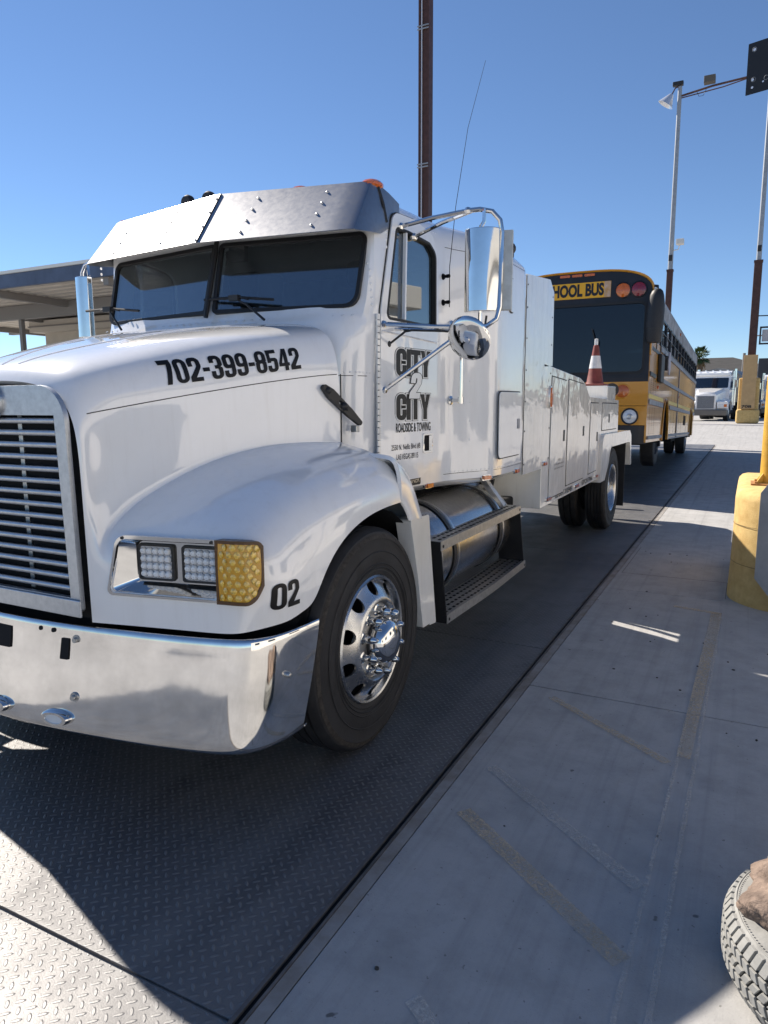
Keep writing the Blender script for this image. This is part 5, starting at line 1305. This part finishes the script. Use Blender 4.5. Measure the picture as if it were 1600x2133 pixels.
    # wheels
    for c, nm in ((3.12, 'front_wheel'), (BL, 'rear_wheel')):
        wq = MB().lathe([(.27, -.02), (.33, -.004), (.44, -.003), (.49, -.02), (.503, -.05), (.503, -.24), (.48, -.27), (.40, -.28), (.27, -.26)], (s*(1.13 if c > 5 else 1.10), Y(c), .503), (s, 0, 0), 40, close=True).build(nm, RUBBER, BUS, smooth=30)
        MB().lathe([(.27, -.02), (.262, -.01), (.255, -.03), (.22, -.10 if c > 5 else -.03), (.16, -.13 if c > 5 else -.01), (.10, -.12 if c > 5 else .02), (.09, .0 if c > 5 else .07), (0, .01 if c > 5 else .08)], (s*(1.13 if c > 5 else 1.10), Y(c), .503), (s, 0, 0), 32).build('wheel_rim', BUSK if c < 5 else ALU, wq)
        if c > 5: MB().lathe([(.27, -.02), (.33, -.004), (.44, -.003), (.49, -.02), (.503, -.05), (.503, -.24), (.48, -.27)], (s*.80, Y(c), .503), (s, 0, 0), 32).build('inner_tyre', RUBBER, wq)
# folded stop sign and roof hatch light on the visible side
sg = MB(); ofr = FR((hw+.10, Y(2.25), 2.02), (0, 1, 0), (0, 0, 1)); oc = [(.23*cos(pi/8+k*pi/4), .23*sin(pi/8+k*pi/4)) for k in range(8)]
sg.plate([oc], ofr, -.012, .012); so = sg.build('stop_arm', mat('stop_arm_back', (.50, .46, .50), .5, noise=(6, .7)), BUS, bevel=.003)
MB().box(hw, hw+.10, Y(1.98), Y(2.10), 1.88, 2.15).build('stop_arm_bracket', BLACK, so, bevel=.01)
MB().box(hw, hw+.07, Y(1.2), Y(1.75), 1.62, 2.12).build('battery_box_cover', BLACK, BUS, bevel=.02)
# rear wall, underside
busbox('rear_wall', -hw+.01, hw-.01, 12.86, 12.95, .6, 3.02, BUSY, .02)
us = MB(); us.box(-1.15, 1.15, Y(.4), Y(12.7), .62, .74); us.box(-.5, .5, Y(.5), Y(12.4), .42, .62); us.tube([(-1, Y(3.12), .5), (1, Y(3.12), .5)], .07); us.tube([(-1, Y(BL), .5), (1, Y(BL), .5)], .10); us.box(-1.0, .9, Y(9), Y(10.4), .40, .62)
us.build('underbody', DARK, BUS)
# tall mirror pod hanging from the roof corner
for s in (1,):
    pod = MB(); cx, cy = s*(hw+.075), Y(-.16); rows = []
    for z, rx, ry, sh in ((2.26, .02, .02, 0), (2.262, .105, .085, 0), (2.29, .118, .095, 0), (2.48, .128, .105, 0), (2.482, .134, .112, 0), (2.55, .138, .115, 0), (2.75, .140, .118, .01), (2.90, .130, .112, .02), (3.00, .112, .10, .03), (3.07, .085, .08, .045), (3.105, .045, .05, .06), (3.115, .004, .004, .06)):
        z -= .09
        rows.append([Vector((cx+s*(sh*.4-.02)+rx*cos(2*pi*k/28), cy+ry*sin(2*pi*k/28), z)) for k in range(28)])
    pod.grid(rows, close_u=True); po = pod.build('mirror_pod', mat('mirror_pod_grey', (.018, .020, .024), .5, noise=(30, .7, 3)), BUS, smooth=40)
    MB().tube([(s*(hw-.1), Y(.05), 3.12), (s*(hw+.06), Y(-.05), 3.08), (cx, cy, 3.0)], .022, 8).build('pod_arm', BLACK, po)

# ------------------------------------------------------------------ yellow bollard pier at the right
BP_ = Vector((.40, 6.50, 0))
PIER = thing('barrier_pier', 'round-nosed yellow concrete pier beside the scale with a steel guard plate', 'concrete barrier', BP_)
def pill(r, x0, L_, n=20):
    return [(x0+r*cos(a_), r*sin(a_)-0) for a_ in [-pi*k/n for k in range(n+1)]]+[(x0-r, L_), (x0+r, L_)]
fr = FR((BP_.x, BP_.y, 0), (1, 0, 0), (0, 1, 0)); pier = MB()
sec = lambda r, z: [Vector((BP_.x+a, BP_.y+b, z)) for a, b in pill(r, 0, 1.3)]
pier.grid([sec(.485, 0), sec(.485, .05), sec(.475, .30), sec(.475, .33), sec(.47, .62), sec(.47, .64), sec(.470, .83), sec(.462, .875), sec(.435, .905), sec(.39, .918)], close_u=True)
pier.add(sec(.39, .918), [tuple(range(len(sec(.39, 1))))])
pier.build('pier', YELC, PIER, smooth=35)
pj = MB()
for z in (.315, .63): pj.grid([sec(.4765, z-.003), sec(.4765, z+.003)], close_u=True)
pj.build('pour_joint', mat('joint_dark_yellow', (.30, .21, .09), .9), PIER)  # darker yellow bands mark the pour joints
pb = MB().plate([rl([(-.14, -.14, .01), (.14, -.14, .01), (.14, .14, .01), (-.14, .14, .01)])], FR((.175, 6.75, .918), (1, 0, 0), (0, 1, 0)), 0, .014)
for a_, b_ in ((-.1, -.1), (.1, -.1), (-.1, .1), (.1, .1)): pb.lathe([(.014, .014), (.014, .03), (0, .032)], (.175+a_, 6.75+b_, .918), (0, 0, 1), 8)
pb.build('base_plate', mat('rusty_yellow', (.50, .26, .08), .7, noise=(18, (.20, .08, .03), 6)), PIER, bevel=.002)
yp = MB().lathe([(.075, .014), (.075, .90), (.06, .92), (0, .93)], (.175, 6.75, .918), (0, 0, 1), 24)
for k in range(4):
    a_ = pi/4+k*pi/2; d = Vector((cos(a_), sin(a_), 0)); n_ = Vector((-d.y, d.x, 0))*.005; o_ = Vector((.175, 6.75, .932))
    vs = [o_+d*.06, o_+d*.15, o_+d*.06+Vector((0, 0, .10))]; yp.add([v+n_ for v in vs]+[v-n_ for v in vs], [(0, 1, 2), (5, 4, 3), (0, 3, 4, 1), (1, 4, 5, 2), (2, 5, 3, 0)])
yp.build('post', YELP, PIER, bevel=.004)
gpf = FR((.02, 6.02, 0), (.93, -.32, 0), (0, 0, 1))
gp_ = MB().plate([rl([(.09, .27), (.30, .03), (.9, .03), (.9, 1.12), (.20, 1.10), (.09, .93)])], gpf, -.006, .006)
gp_.build('guard_plate', mat('weathered_steel', (.42, .44, .46), .5, .55, noise=(6, .8, 8)), PIER, bevel=.002)

# ------------------------------------------------------------------ discarded tyre with rocks
TC = Vector((.375, 2.10, 0))
TY = thing('scrap_tyre', 'worn dusty grey car tyre lying flat on the concrete, weighed down with rocks', 'tyre', TC)
RG = mat('dusty_rubber', (.30, .30, .285), .8, noise=(22, .75, 8), bump=(120, .3, .002)); RGD = mat('tread_groove', (.03, .03, .028), .9)
ty = MB(); prof = [(.205, .035), (.235, .012), (.29, .004), (.325, .020), (.338, .045), (.345, .075), (.345, .145), (.338, .175), (.325, .198), (.318, .203), (.305, .204), (.275, .209), (.24, .203), (.212, .188), (.205, .182), (.198, .170), (.20, .11), (.198, .05)]
ty.lathe(prof, TC, (0, 0, 1), 96, close=True); ty.build('tyre', RG, TY, smooth=35)
tr = MB(); NB = 70
def tread(a0, a1, z0, z1, r0, r1, n=3, sk=0, inset=.0):
    vs = []
    for j in range(n+1):
        t = j/n; z = z0+(z1-z0)*t; r = r0+(r1-r0)*t
        for a_ in (a0+sk*t, a1+sk*t): vs.append((TC.x+r*cos(a_), TC.y+r*sin(a_), z)); 
        for a_ in (a0+sk*t, a1+sk*t): vs.append((TC.x+(r-.012)*cos(a_), TC.y+(r-.012)*sin(a_), z))
    fs = []
    for j in range(n):
        b = j*4; c = b+4; fs += [(b, b+1, c+1, c), (b, c, c+2, b+2), (b+1, b+3, c+3, c+1)]
    fs += [(0, 2, 3, 1), (n*4, n*4+1, n*4+3, n*4+2)]
    tr.add(vs, fs)
for k in range(NB):
    a_ = 2*pi*k/NB; w_ = 2*pi/NB*.74
    tread(a_, a_+w_, .163, .196, .352, .336, 2, .012); tread(a_, a_+w_, .057, .024, .352, .336, 2, .012)
    tread(a_+.03, a_+.03+w_, .131, .155, .354, .3535, 1, -.03); tread(a_+.01, a_+.01+w_, .098, .123, .3545, .3545, 1, .04); tread(a_+.04, a_+.04+w_, .065, .090, .3535, .354, 1, -.03)
tr.build('tread_blocks', RG, TY, smooth=0, bevel=.0015, seg=1)
rg = MB(); rg.lathe([(.322, .2005), (.3235, .2025), (.321, .2045), (.3195, .2035)], TC, (0, 0, 1), 96, close=True)
for k in range(200):
    a_ = 2*pi*k/200; p = TC+Vector((.314*cos(a_), .314*sin(a_), .204)); rg.box(p.x-.0018, p.x+.0018, p.y-.0018, p.y+.0018, p.z-.002, p.z+.0015)
rg.lathe([(.225, .1975), (.223, .2005), (.220, .1965)], TC, (0, 0, 1), 96); rg.build('sidewall_rib', RG, TY, smooth=30)
gv_ = MB().lathe([(.3455, .060), (.3465, .062), (.3465, .158), (.3455, .160)], TC, (0, 0, 1), 96); gv_.build('tread_base', RGD, TY)
def rock(name, c, r, sx, sy, sz, seed, m, label, group=None):
    R_ = random.Random(seed); b = bmesh.new(); bmesh.ops.create_icosphere(b, subdivisions=5, radius=1)
    from mathutils import noise as NZ
    off = Vector((seed*3.1, seed*1.7, seed*.9))
    for v in b.verts:
        d = v.co.normalized(); k = 1+.30*NZ.noise(d*1.1+off)+.14*NZ.noise(d*2.6+off)+.06*NZ.noise(d*7+off)+.03*NZ.noise(d*18+off)
        k -= .10*max(0, NZ.noise(d*5+off*2)-.25)
        v.co = Vector((d.x*sx, d.y*sy, d.z*sz))*k*r
    me = bpy.data.meshes.new(name); b.to_mesh(me); b.free(); me.materials.append(m)
    o = bpy.data.objects.new(name, me); COL.objects.link(o); o.location = c; finish(o, 0, 60)
    return tag(o, label, 'rock', group)
ROCK = mat('brown_rock', (.25, .185, .145), .9, noise=(14, (.07, .05, .04), 12), bump=(45, 1.0, .012))
ROCK2 = mat('tan_rock', (.34, .26, .20), .9, noise=(10, (.30, .21, .15), 10), bump=(60, .8, .008))
rock('rock', (TC.x-.06, TC.y+.0, .225), .20, 1.28, 1.05, .72, 5, ROCK, 'pitted brown rock sitting inside the scrap tyre', 'rocks on the scrap tyre')
rock('rock', (TC.x-.02, TC.y+.26, .27), .15, 1.35, .9, .9, 9, ROCK2, 'smooth tan rock resting on the far rim of the scrap tyre', 'rocks on the scrap tyre')

# ------------------------------------------------------------------ poles
def pole_top(px): pass
def gantry_pole(name, label, x, y, zb, zy, zt, lean, group='tall brown poles with galvanised tops', r=.24):
    t = thing(name, label, 'pole', (x, y, gz(y)), group=group)
    if zb:
        MB().box(x-.55, x+.55, y-.45, y+.45, gz(y), gz(y)+.75).build('pole_footing', YELC, t, bevel=.12)
        MB().box(x-.50, x+.48, y-.3, y+.3, gz(y)+.7, gz(y)+2.35).build('pier', YELC, t, bevel=.06)
        MB().box(x-.35, x+.30, y-.48, y-.31, gz(y)+.76, gz(y)+zb).build('guard_panel', mat('tan_panel', (.55, .36, .17), .7, noise=(4, .85)) if 'tan_panel' not in bpy.data.materials else bpy.data.materials['tan_panel'], t, bevel=.01)
    MB().box(x-r, x+r, y-r, y+r, gz(y), zy).build('brown_post', BROWN, t, bevel=.03)
    MB().tube([(x, y, zy-.05), (x, y, zt)], .13, 10, r1=.10).build('upper_pole', GALV, t)
    MB().box(x-r-.02, x+r+.02, y-r-.02, y+r+.02, zy-.06, zy+.03).build('post_cap', BROWN, t)
    MB().box(x-.09, x+.09, y-.16, y-.11, zy+.45, zy+.75).build('hand_hole', BLACK, t, bevel=.01)
    return t
G1 = gantry_pole('light_pole', 'tall brown and galvanised light pole rising behind the bus roof, lamp at its tip', -4.26, 41, 0, 8.36, 17.25, 0, r=.15)
lx, ly, lz = -4.26, 41, 17.25
hd = MB().lathe([(.0, .12), (.10, .10), (.16, 0), (.40, -.42), (.38, -.42), (.14, -.02), (0, .02)], (lx-.42, ly-.1, lz-.42), (.55, .0, .85), 24); hd.build('lamp_shade', mat('lamp_reflector_white', (.75, .77, .8), .25, .6), G1)
MB().tube([(lx, ly, lz+.05), (lx-.22, ly-.05, lz-.05), (lx-.36, ly-.1, lz-.33)], .035, 6).build('lamp_arm', BROWN, G1)
MB().box(lx-.35, lx+.15, ly-.12, ly+.12, lz+.05, lz+.24).build('ballast_box', BLACK, G1, bevel=.02)
cb = MB().tube([(lx+.1, ly, lz-.45), (lx+1.5, ly, lz-.25), (lx+4.6, ly, lz-.05)], .05, 6); cb.tube([(lx+.1, ly, lz-.55), (lx+2, ly+.1, lz-.35), (lx+4.6, ly, lz+.05)], .03, 5); cb.build('cross_arm', BROWN, G1)
MB().box(lx+1.10, lx+1.62, ly-.25, ly+.15, lz-.12, lz+.20).build('floodlight', mat('floodlight_body', (.10, .09, .075), .6), G1, bevel=.02)
MB().tube([(lx+.75, ly, lz-.30), (lx+.9, ly, lz-.62), (lx+1.1, ly, lz-.62), (lx+1.25, ly, lz-.28)], .012, 5).build('loop_cable', BLACK, G1)
cmx = MB().box(lx+.26, lx+.62, ly-.55, ly-.1, 9.55, 9.80); cmx.tube([(lx+.1, ly, 9.35), (lx+.35, ly-.1, 9.35), (lx+.42, ly-.2, 9.6)], .03, 6); cmx.build('camera', mat('camera_white', (.65, .64, .6), .5), G1, bevel=.03)
G2 = gantry_pole('light_pole', 'brown and galvanised pole at the right edge standing in a tall yellow concrete footing', -.17, 42, 3.5, 8.62, 22, 0, r=.19)
sg2 = MB().plate([rect(.28, 4.45, 1.0, 5.35, .01), rect(.36, 4.53, .92, 5.27)], FR((-.17, 41.9, 0), (1, 0, 0), (0, 0, 1)), 0, .12); sg2.build('sign_frame', BLACK, G2)
MB().plate([rect(.40, 4.60, .86, 5.20, .01)], FR((-.17, 41.88, 0), (1, 0, 0), (0, 0, 1)), 0, .02).build('sign_box', mat('sign_grey', (.42, .42, .44), .6), G2)
MB().tube([(-.17, 41.9, 5.9), (.75, 41.9, 5.88)], .03, 5).build('bracket_rod', BLACK, G2)
font_mb('708', FR((-.48, 41.51, gz(42)+.80), (1, 0, 0), (0, 0, 1)), .46, .15, .012, .02).build('number', BLACK, G2, smooth=0, fix=False)
# centre pole: H-column far behind the cab
G3 = thing('steel_column', 'tall dark brown steel column with a pale conduit rising behind the tow truck cab', 'pole', (-13.37, 30, 0))
hp = MB(); hp.box(-13.62, -13.54, 29.8, 30.2, -.2, 26); hp.box(-13.20, -13.12, 29.8, 30.2, -.2, 26); hp.box(-13.54, -13.20, 29.84, 30.16, -.2, 26); hp.build('column', BROWN, G3)
MB().tube([(-13.46, 29.79, 0), (-13.46, 29.79, 26)], .03, 8).build('conduit', mat('pale_conduit', (.55, .55, .57), .4, .3), G3)
cl2 = MB()
for z in (3, 7.0, 11.7, 17.2, 21, 25): cl2.box(-13.66, -13.14, 29.76, 29.80, z, z+.05); cl2.box(-13.66, -13.14, 29.76, 29.80, z+.12, z+.17)
cl2.build('pipe_clamp', GALV, G3)
# sign panel at top right, seen from behind
sfr = FR((-.33, 10.70, 5.44), (.95, -.30, .0), (0, 0, 1))
SP = MB().plate([rect(0, 0, .9, .60, .004)], sfr, -.006, .006).build('sign_panel', mat('sign_back_black', (.008, .008, .010), .5), None, bevel=.001)
tag(SP, 'square black sign panel with bolt holes hanging high at the right edge', 'sign')
hb_ = MB()
for a_, b_, r_ in ((.075, .515, .017), (.075, .165, .016), (.075, .075, .014), (.20, .11, .011)): hb_.lathe([(r_, .0065), (0, .0070)], sfr(a_, b_), sfr.n, 14)
hb_.v = [v for v in hb_.v]; hb_.build('bolt', mat('bright_bolt', (.7, .72, .78), .3, .3), SP)
hbr = MB()
for a_, b_ in ((.075, .515), (.085, .165), (.235, .145)): hbr.tube([sfr(a_+.026*cos(t), b_+.026*sin(t), .008) for t in [2*pi*k/20 for k in range(21)]], .002, 5, cap=False)
hbr.build('bolt_ring', GALV, SP)
MB().tube([sfr(.8, .3, -.05), sfr(2.4, .3, -.05), Vector((2.2, 9.9, 5.7)), Vector((2.2, 9.9, 0))], .06, 10).build('sign_mast', GALV, SP)

# ------------------------------------------------------------------ carport at the left
CP = thing('carport', 'grey steel carport with a ribbed roof and dark blue fascia behind the truck hood', 'canopy', (-14, 11, 0))
FASC = mat('blue_grey_fascia', (.07, .10, .17), .5, noise=(3, .7)); DK = mat('ribbed_deck', (.55, .50, .43), .6, noise=(3, .8)); TRIM = mat('white_trim', (.7, .69, .64), .5); SLATE = mat('grey_beam', (.20, .19, .18), .6)
zc = 3.80
MB().box(-20, -9.2, 8.93, 8.99, zc-.03, zc+.215).build('fascia', FASC, CP); MB().box(-20.05, -9.15, 8.90, 9.04, zc+.217, zc+.27).build('roof_trim', TRIM, CP)
MB().box(-9.2, -9.14, 9.0, 17, zc-.03, zc+.215).build('fascia', FASC, CP)
rb = MB(); rws = []
ys_ = []; y = 9.0
while y < 17: ys_ += [(y, 0), (y+.16, 0), (y+.19, .05), (y+.26, .05)]; y += .29
rb.grid([[Vector((x, a_, zc+b_-.02)) for a_, b_ in ys_] for x in (-20, -9.21)]); rb.build('roof_deck', DK, CP, smooth=0)
MB().box(-20, -9.2, 9, 17, zc+.08, zc+.20).build('roof_top', TRIM, CP)
bm2 = MB(); bm2.box(-20, -9.3, 10.6, 10.75, zc-.32, zc-.03); bm2.box(-20, -9.3, 14.2, 14.35, zc-.12, zc-.03)
for x in (-19, -16, -13, -10): bm2.box(x-.06, x+.06, 9.0, 17, zc-.16, zc-.025)
bm2.build('roof_beam', SLATE, CP)
for x, y in ((-14.55, 10.67), (-19, 10.67), (-14.55, 14.27), (-17.4, 14.27)): MB().box(x-.045, x+.045, y-.045, y+.045, 0, zc-.32).build('column', SLATE, CP)
SH = thing('storage_shed', 'low tan storage building under the carport behind the truck hood', 'building', (-13, 13.2, 0))
MB().box(-16.3, -9.9, 12.6, 16.5, 0, 3.42).build('wall', mat('tan_wall', (.50, .45, .38), .8, noise=(2, .8)), SH)
MB().box(-16.5, -9.8, 12.3, 16.7, 3.42, 3.70).build('eave', mat('shed_eave', (.5, .46, .4), .7), SH)
MB().box(-16.52, -9.78, 12.27, 12.295, 3.54, 3.57).build('eave_trim', SLATE, SH)

# ------------------------------------------------------------------ trucks waiting beyond the scale
def yard_truck(label, x, y, ang, trailer=True):
    T = thing('waiting_truck', label, 'truck', (x, y, gz(y)), (0, 0, ang), 'white trucks waiting beyond the scale', local=True)
    B = lambda nm, a, m, bev=.03: MB().box(*a).build(nm, m, T, bevel=bev)
    hd = MB(); rows = []
    for yy, wd, zt in ((-.02, .50, 1.55), (.05, .55, 1.66), (.6, .68, 1.78), (1.35, .86, 1.92)):
        rows.append([Vector((a_, yy, b_)) for a_, b_ in ((-wd, .95), (-wd, zt-.16), (-wd+.14, zt), (0, zt+.04), (wd-.14, zt), (wd, zt-.16), (wd, .95))])
    hd.grid(rows); hd.add(rows[0], [tuple(range(7))]); hd.build('hood', WHITE, T, smooth=30)
    for s in (1, -1):
        f = MB(); rr = [[Vector((s*xx, .75+.66*cos(a_), .62+.62*sin(a_))) for a_ in [pi*k/16 for k in range(17)]] for xx in (.5, 1.0, 1.18, 1.22)]
        f.grid(rr); me = bake(f.mesh('f'), [('SOLIDIFY', dict(thickness=.03))]); place(me, 'fender', WHITE, T, smooth=40)
        MB().box(*sorted((s*.60, s*1.19)), -.04, .40, .72, 1.16).build('fender_nose', WHITE, T, bevel=.07)
        MB().box(*sorted((s*.66, s*.98)), -.06, -.03, .82, .98).build('headlight', LENS, T, bevel=.01); MB().box(*sorted((s*1.0, s*1.16)), -.06, -.03, .82, .98).build('turn_signal', AMBER, T, bevel=.01)
        MB().lathe([(.28, -.02), (.48, -.01), (.51, -.05), (.51, -.26), (.30, -.28)], (s*1.17, .75, .51), (s, 0, 0), 28).build('front_wheel', RUBBER, T)
        MB().lathe([(.28, -.05), (.16, -.02), (0, .0)], (s*1.17, .75, .51), (s, 0, 0), 20).build('wheel_rim', ALU, T)
        MB().tube([(s*1.02, 1.5, 2.55), (s*1.32, 1.45, 2.55), (s*1.32, 1.45, 1.85), (s*1.02, 1.5, 1.85)], .018, 6).build('mirror_bracket', CHROME, T); MB().box(*sorted((s*1.24, s*1.42)), 1.40, 1.50, 1.95, 2.40).build('mirror', CHROME, T, bevel=.02)
        MB().tube([(s*1.05, 2.95, .9), (s*1.05, 2.95, 3.1)], .075, 10).build('exhaust_stack', CHROME, T)
        for yy in (5.0, 6.3): MB().lathe([(.0, -.1), (.28, -.08), (.48, -.01), (.51, -.05), (.51, -.55), (.30, -.58)], (s*1.2, yy, .51), (s, 0, 0), 24).build('rear_wheel', RUBBER, T)
    B('grille_surround', (-.56, .56, -.06, -.02, .68, 1.52), WHITE, .04); g_ = B('grille', (-.46, .46, -.08, -.062, .74, 1.45), mat('dark_grille', (.10, .10, .11), .4, .4, noise=(30, .5)) if 'dark_grille' not in bpy.data.materials else bpy.data.materials['dark_grille'], 0)
    gb_ = MB()
    for k in range(14): gb_.box(-.46, .46, -.095, -.082, .76+k*.05, .775+k*.05)
    gb_.build('grille_bar', GRILLE, g_)
    B('front_bumper', (-1.2, 1.2, -.22, .05, .32, .68), mat('dull_bumper', (.16, .15, .14), .35, .7) if 'dull_bumper' not in bpy.data.materials else bpy.data.materials['dull_bumper'], .05)
    pl = B('licence_plate', (-.95, -.62, -.235, -.225, .42, .58), LENS, .004)
    cabm = MB(); pts = [(1.30, .75), (1.30, 1.90), (1.50, 2.60), (1.62, 2.86), (1.95, 2.95), (3.0, 2.95), (3.0, .75)]
    cabm.plate([rl([(a_, b_, .05) for a_, b_ in pts])], FR((0, 0, 0), (0, 1, 0), (0, 0, 1)), -1.03, 1.03); cabm.build('cab', WHITE, T, bevel=.05)
    ws = FR((0, 1.30, 1.90), (1, 0, 0), (0, .20, .70)); MB().plate([rect(-.93, .04, .93, .66, .06)], ws, -.0, .012).build('windscreen', mat('dark_windscreen', (.012, .02, .035), .05, coat=1) if 'dark_windscreen' not in bpy.data.materials else bpy.data.materials['dark_windscreen'], T)
    for s in (1, -1): MB().plate([rl([(1.60*s, 1.95, .03), (2.35*s, 1.95, .03), (2.35*s, 2.6, .06), (1.78*s, 2.6, .06)][::s])], FR((0, 0, 0), (0, s, 0), (0, 0, 1)), 1.025, 1.040).build('side_window', bpy.data.materials['dark_windscreen'], T)
    vz = MB(); vz.box(-1.0, 1.0, 1.40, 1.62, 2.66, 2.84); vz.build('sun_visor', WHITE, T, bevel=.05)
    for x_ in (-.8, -.4, 0, .4, .8): MB().box(x_-.05, x_+.05, 1.62, 1.72, 2.93, 3.0).build('roof_marker', LENS, T, bevel=.02)
    B('chassis', (-.45, .45, .1, 7.0, .55, .85), DARK, 0); B('underbody', (-1.0, 1.0, 1.0, 3.2, .45, .75), DARK, 0)
    if trailer:
        tr_ = MB(); rows = [[Vector((a_, yy, b_)) for a_, b_ in ((-1.2, 1.1), (-1.22, 2.75), (-.9, 3.05), (0, 3.2), (.9, 3.05), (1.22, 2.75), (1.2, 1.1))] for yy in (3.5, 12.0)]
        tr_.grid(rows, close_u=True); tr_.add(rows[0], [tuple(range(7))]); tr_.build('trailer', mat('trailer_grey', (.32, .31, .29), .5, .3, noise=(3, .7, 8)) if 'trailer_grey' not in bpy.data.materials else bpy.data.materials['trailer_grey'], T, smooth=20)
        rbm = MB()
        for k in range(14):
            for s in (1, -1): rbm.box(*sorted((s*1.215, s*1.27)), 3.6+k*.62, 3.68+k*.62, 1.1, 2.75)
        rbm.build('trailer_rib', GALV, T)
        for yy in (9.8, 11.0):
            for s in (1, -1): MB().lathe([(.0, -.1), (.28, -.08), (.48, -.01), (.51, -.05), (.51, -.55), (.30, -.58)], (s*1.2, yy, .51), (s, 0, 0), 24).build('trailer_wheel', RUBBER, T)
    return T
yard_truck('white dump truck facing the camera between the bus and the yellow footing', -2.42, 46, -.13)
yard_truck('white truck with silver mirror half hidden behind the yellow footing at the right edge', 1.75, 55, .02, False)

# palm beyond the bus
PX, PYY = -5.5, 88
PT = thing('palm_tree', 'fan palm with a round green crown rising beyond the bus roof', 'palm tree', (PX, PYY, gz(PYY)))
MB().tube([(PX, PYY, .3), (PX+.1, PYY, 3), (PX, PYY, 6.25)], .38, 10, r1=.26).build('trunk', mat('palm_trunk', (.16, .11, .075), .9, noise=(6, .5), bump=(12, 1, .05)), PT)
cr = MB(); R = random.Random(11)
for k in range(54):
    az = R.uniform(0, 2*pi); el_ = R.uniform(-.75, 1.35); L_ = R.uniform(.95, 1.4)
    d = Vector((cos(az)*cos(el_), sin(az)*cos(el_), sin(el_))); b0 = Vector((PX, PYY, 6.5)); tip = b0+d*L_*.55
    side = d.cross(Vector((0, 0, 1))).normalized() if abs(d.z) < .98 else Vector((1, 0, 0)); upv = side.cross(d)
    cr.tube([b0, tip], .025, 4)
    for j in range(11):
        a_ = -1.15+2.3*j/10; dd = (d*cos(a_)+side*sin(a_)).normalized(); ln_ = L_*.55*(1-.25*abs(a_)); e_ = tip+dd*ln_+Vector((0, 0, -.22*R.random()))
        m_ = tip+dd*ln_*.55; w2 = side*cos(a_)*.06-d*sin(a_)*.06
        cr.add([tip, m_+w2, e_, m_-w2], [(0, 1, 2, 3)])
cr.build('crown', mat('palm_green', (.075, .12, .035), .6, noise=(3, .5, 3)), PT, smooth=0, fix=False)
dd_ = MB()
for k in range(26):
    az = R.uniform(0, 2*pi); b0 = Vector((PX+.2*cos(az), PYY+.2*sin(az), 6.25)); e_ = b0+Vector((cos(az)*.55, sin(az)*.55, -R.uniform(.6, 1.5))); s_ = Vector((-sin(az), cos(az), 0))*.16
    dd_.add([b0, b0.lerp(e_, .5)+s_, e_, b0.lerp(e_, .5)-s_], [(0, 1, 2, 3)])
dd_.build('dead_fronds', mat('dry_frond', (.22, .16, .09), .9), PT, smooth=0, fix=False)
# dark-roofed building
HB = thing('hipped_roof_building', 'long low building with a dark hipped roof behind the waiting trucks', 'building', (-6, 98, gz(98)))
MB().box(-15, 2.2, 94, 108, .2, 5.0).build('wall', mat('dark_tan_wall', (.07, .062, .055), .9), HB)
hr = MB(); hr.add([(-17, 92.5, 4.9), (3.2, 92.5, 4.9), (3.2, 110, 4.9), (-17, 110, 4.9), (-9, 101, 7.0), (-2.5, 101, 7.0)], [(0, 1, 5, 4), (1, 2, 5), (2, 3, 4, 5), (3, 0, 4)]); hr.build('roof', mat('dark_tile', (.045, .043, .038), .8, noise=(1.2, .7, 8)), HB, smooth=0)
# billboard and dark building at far right
BBD = thing('freight_shelter', 'dark flat-roofed shelter with a pale grey panel at the far right edge', 'building', (5, 75, gz(75)))
MB().box(.3, 14, 74, 82, .2, 5.4).build('wall', mat('shelter_dark', (.035, .04, .05), .7), BBD)
MB().box(1.2, 12, 73.6, 73.8, 4.35, 7.3).build('grey_panel', mat('pale_panel', (.36, .36, .37), .7), BBD, bevel=.02)
pr = MB().tube([(-.2, 73.7, 7.4), (12, 73.7, 7.4)], .06, 5); pr.tube([(1.8, 73.7, 7.3), (1.8, 73.7, 8.0)], .06, 5); pr.build('top_rail', SLATE, BBD)
SP2 = MB().tube([(-.80, 60, .2), (-.74, 60, 5.1)], .10, 8).build('dark_post', SLATE, None); tag(SP2, 'slim dark post standing just left of the yellow footing', 'post')
# distant low walls
FW = MB().box(-260, 260, 250, 252, 0, 4.5).build('perimeter_wall', mat('distant_block', (.34, .30, .26), .9), None); tag(FW, 'long low tan wall along the far side of the yard', 'wall')

# scale office behind the photographer's right shoulder: it is what the paint, chrome and glass reflect
OFF = thing('scale_office', 'beige scale office to the right of the scale, mirrored in the truck windows', 'building', (9, 2, 0))
BE = mat('beige_stucco', (.66, .63, .58), .85, noise=(2, .93, 8), bump=(50, .3, .01))
MB().box(5.2, 14, -5, 12, 0, 3.5).build('wall', BE, OFF); MB().box(5.0, 14.3, -5.2, 12.3, 3.5, 3.95).build('parapet', mat('grey_trim', (.36, .35, .33), .8), OFF, bevel=.03)
for y in (-3, 1.5, 6, 10): MB().box(5.15, 5.19, y, y+1.8, 1.0, 2.4).build('window', mat('office_glass', (.02, .03, .04), .05, coat=1) if 'office_glass' not in bpy.data.materials else bpy.data.materials['office_glass'], OFF)
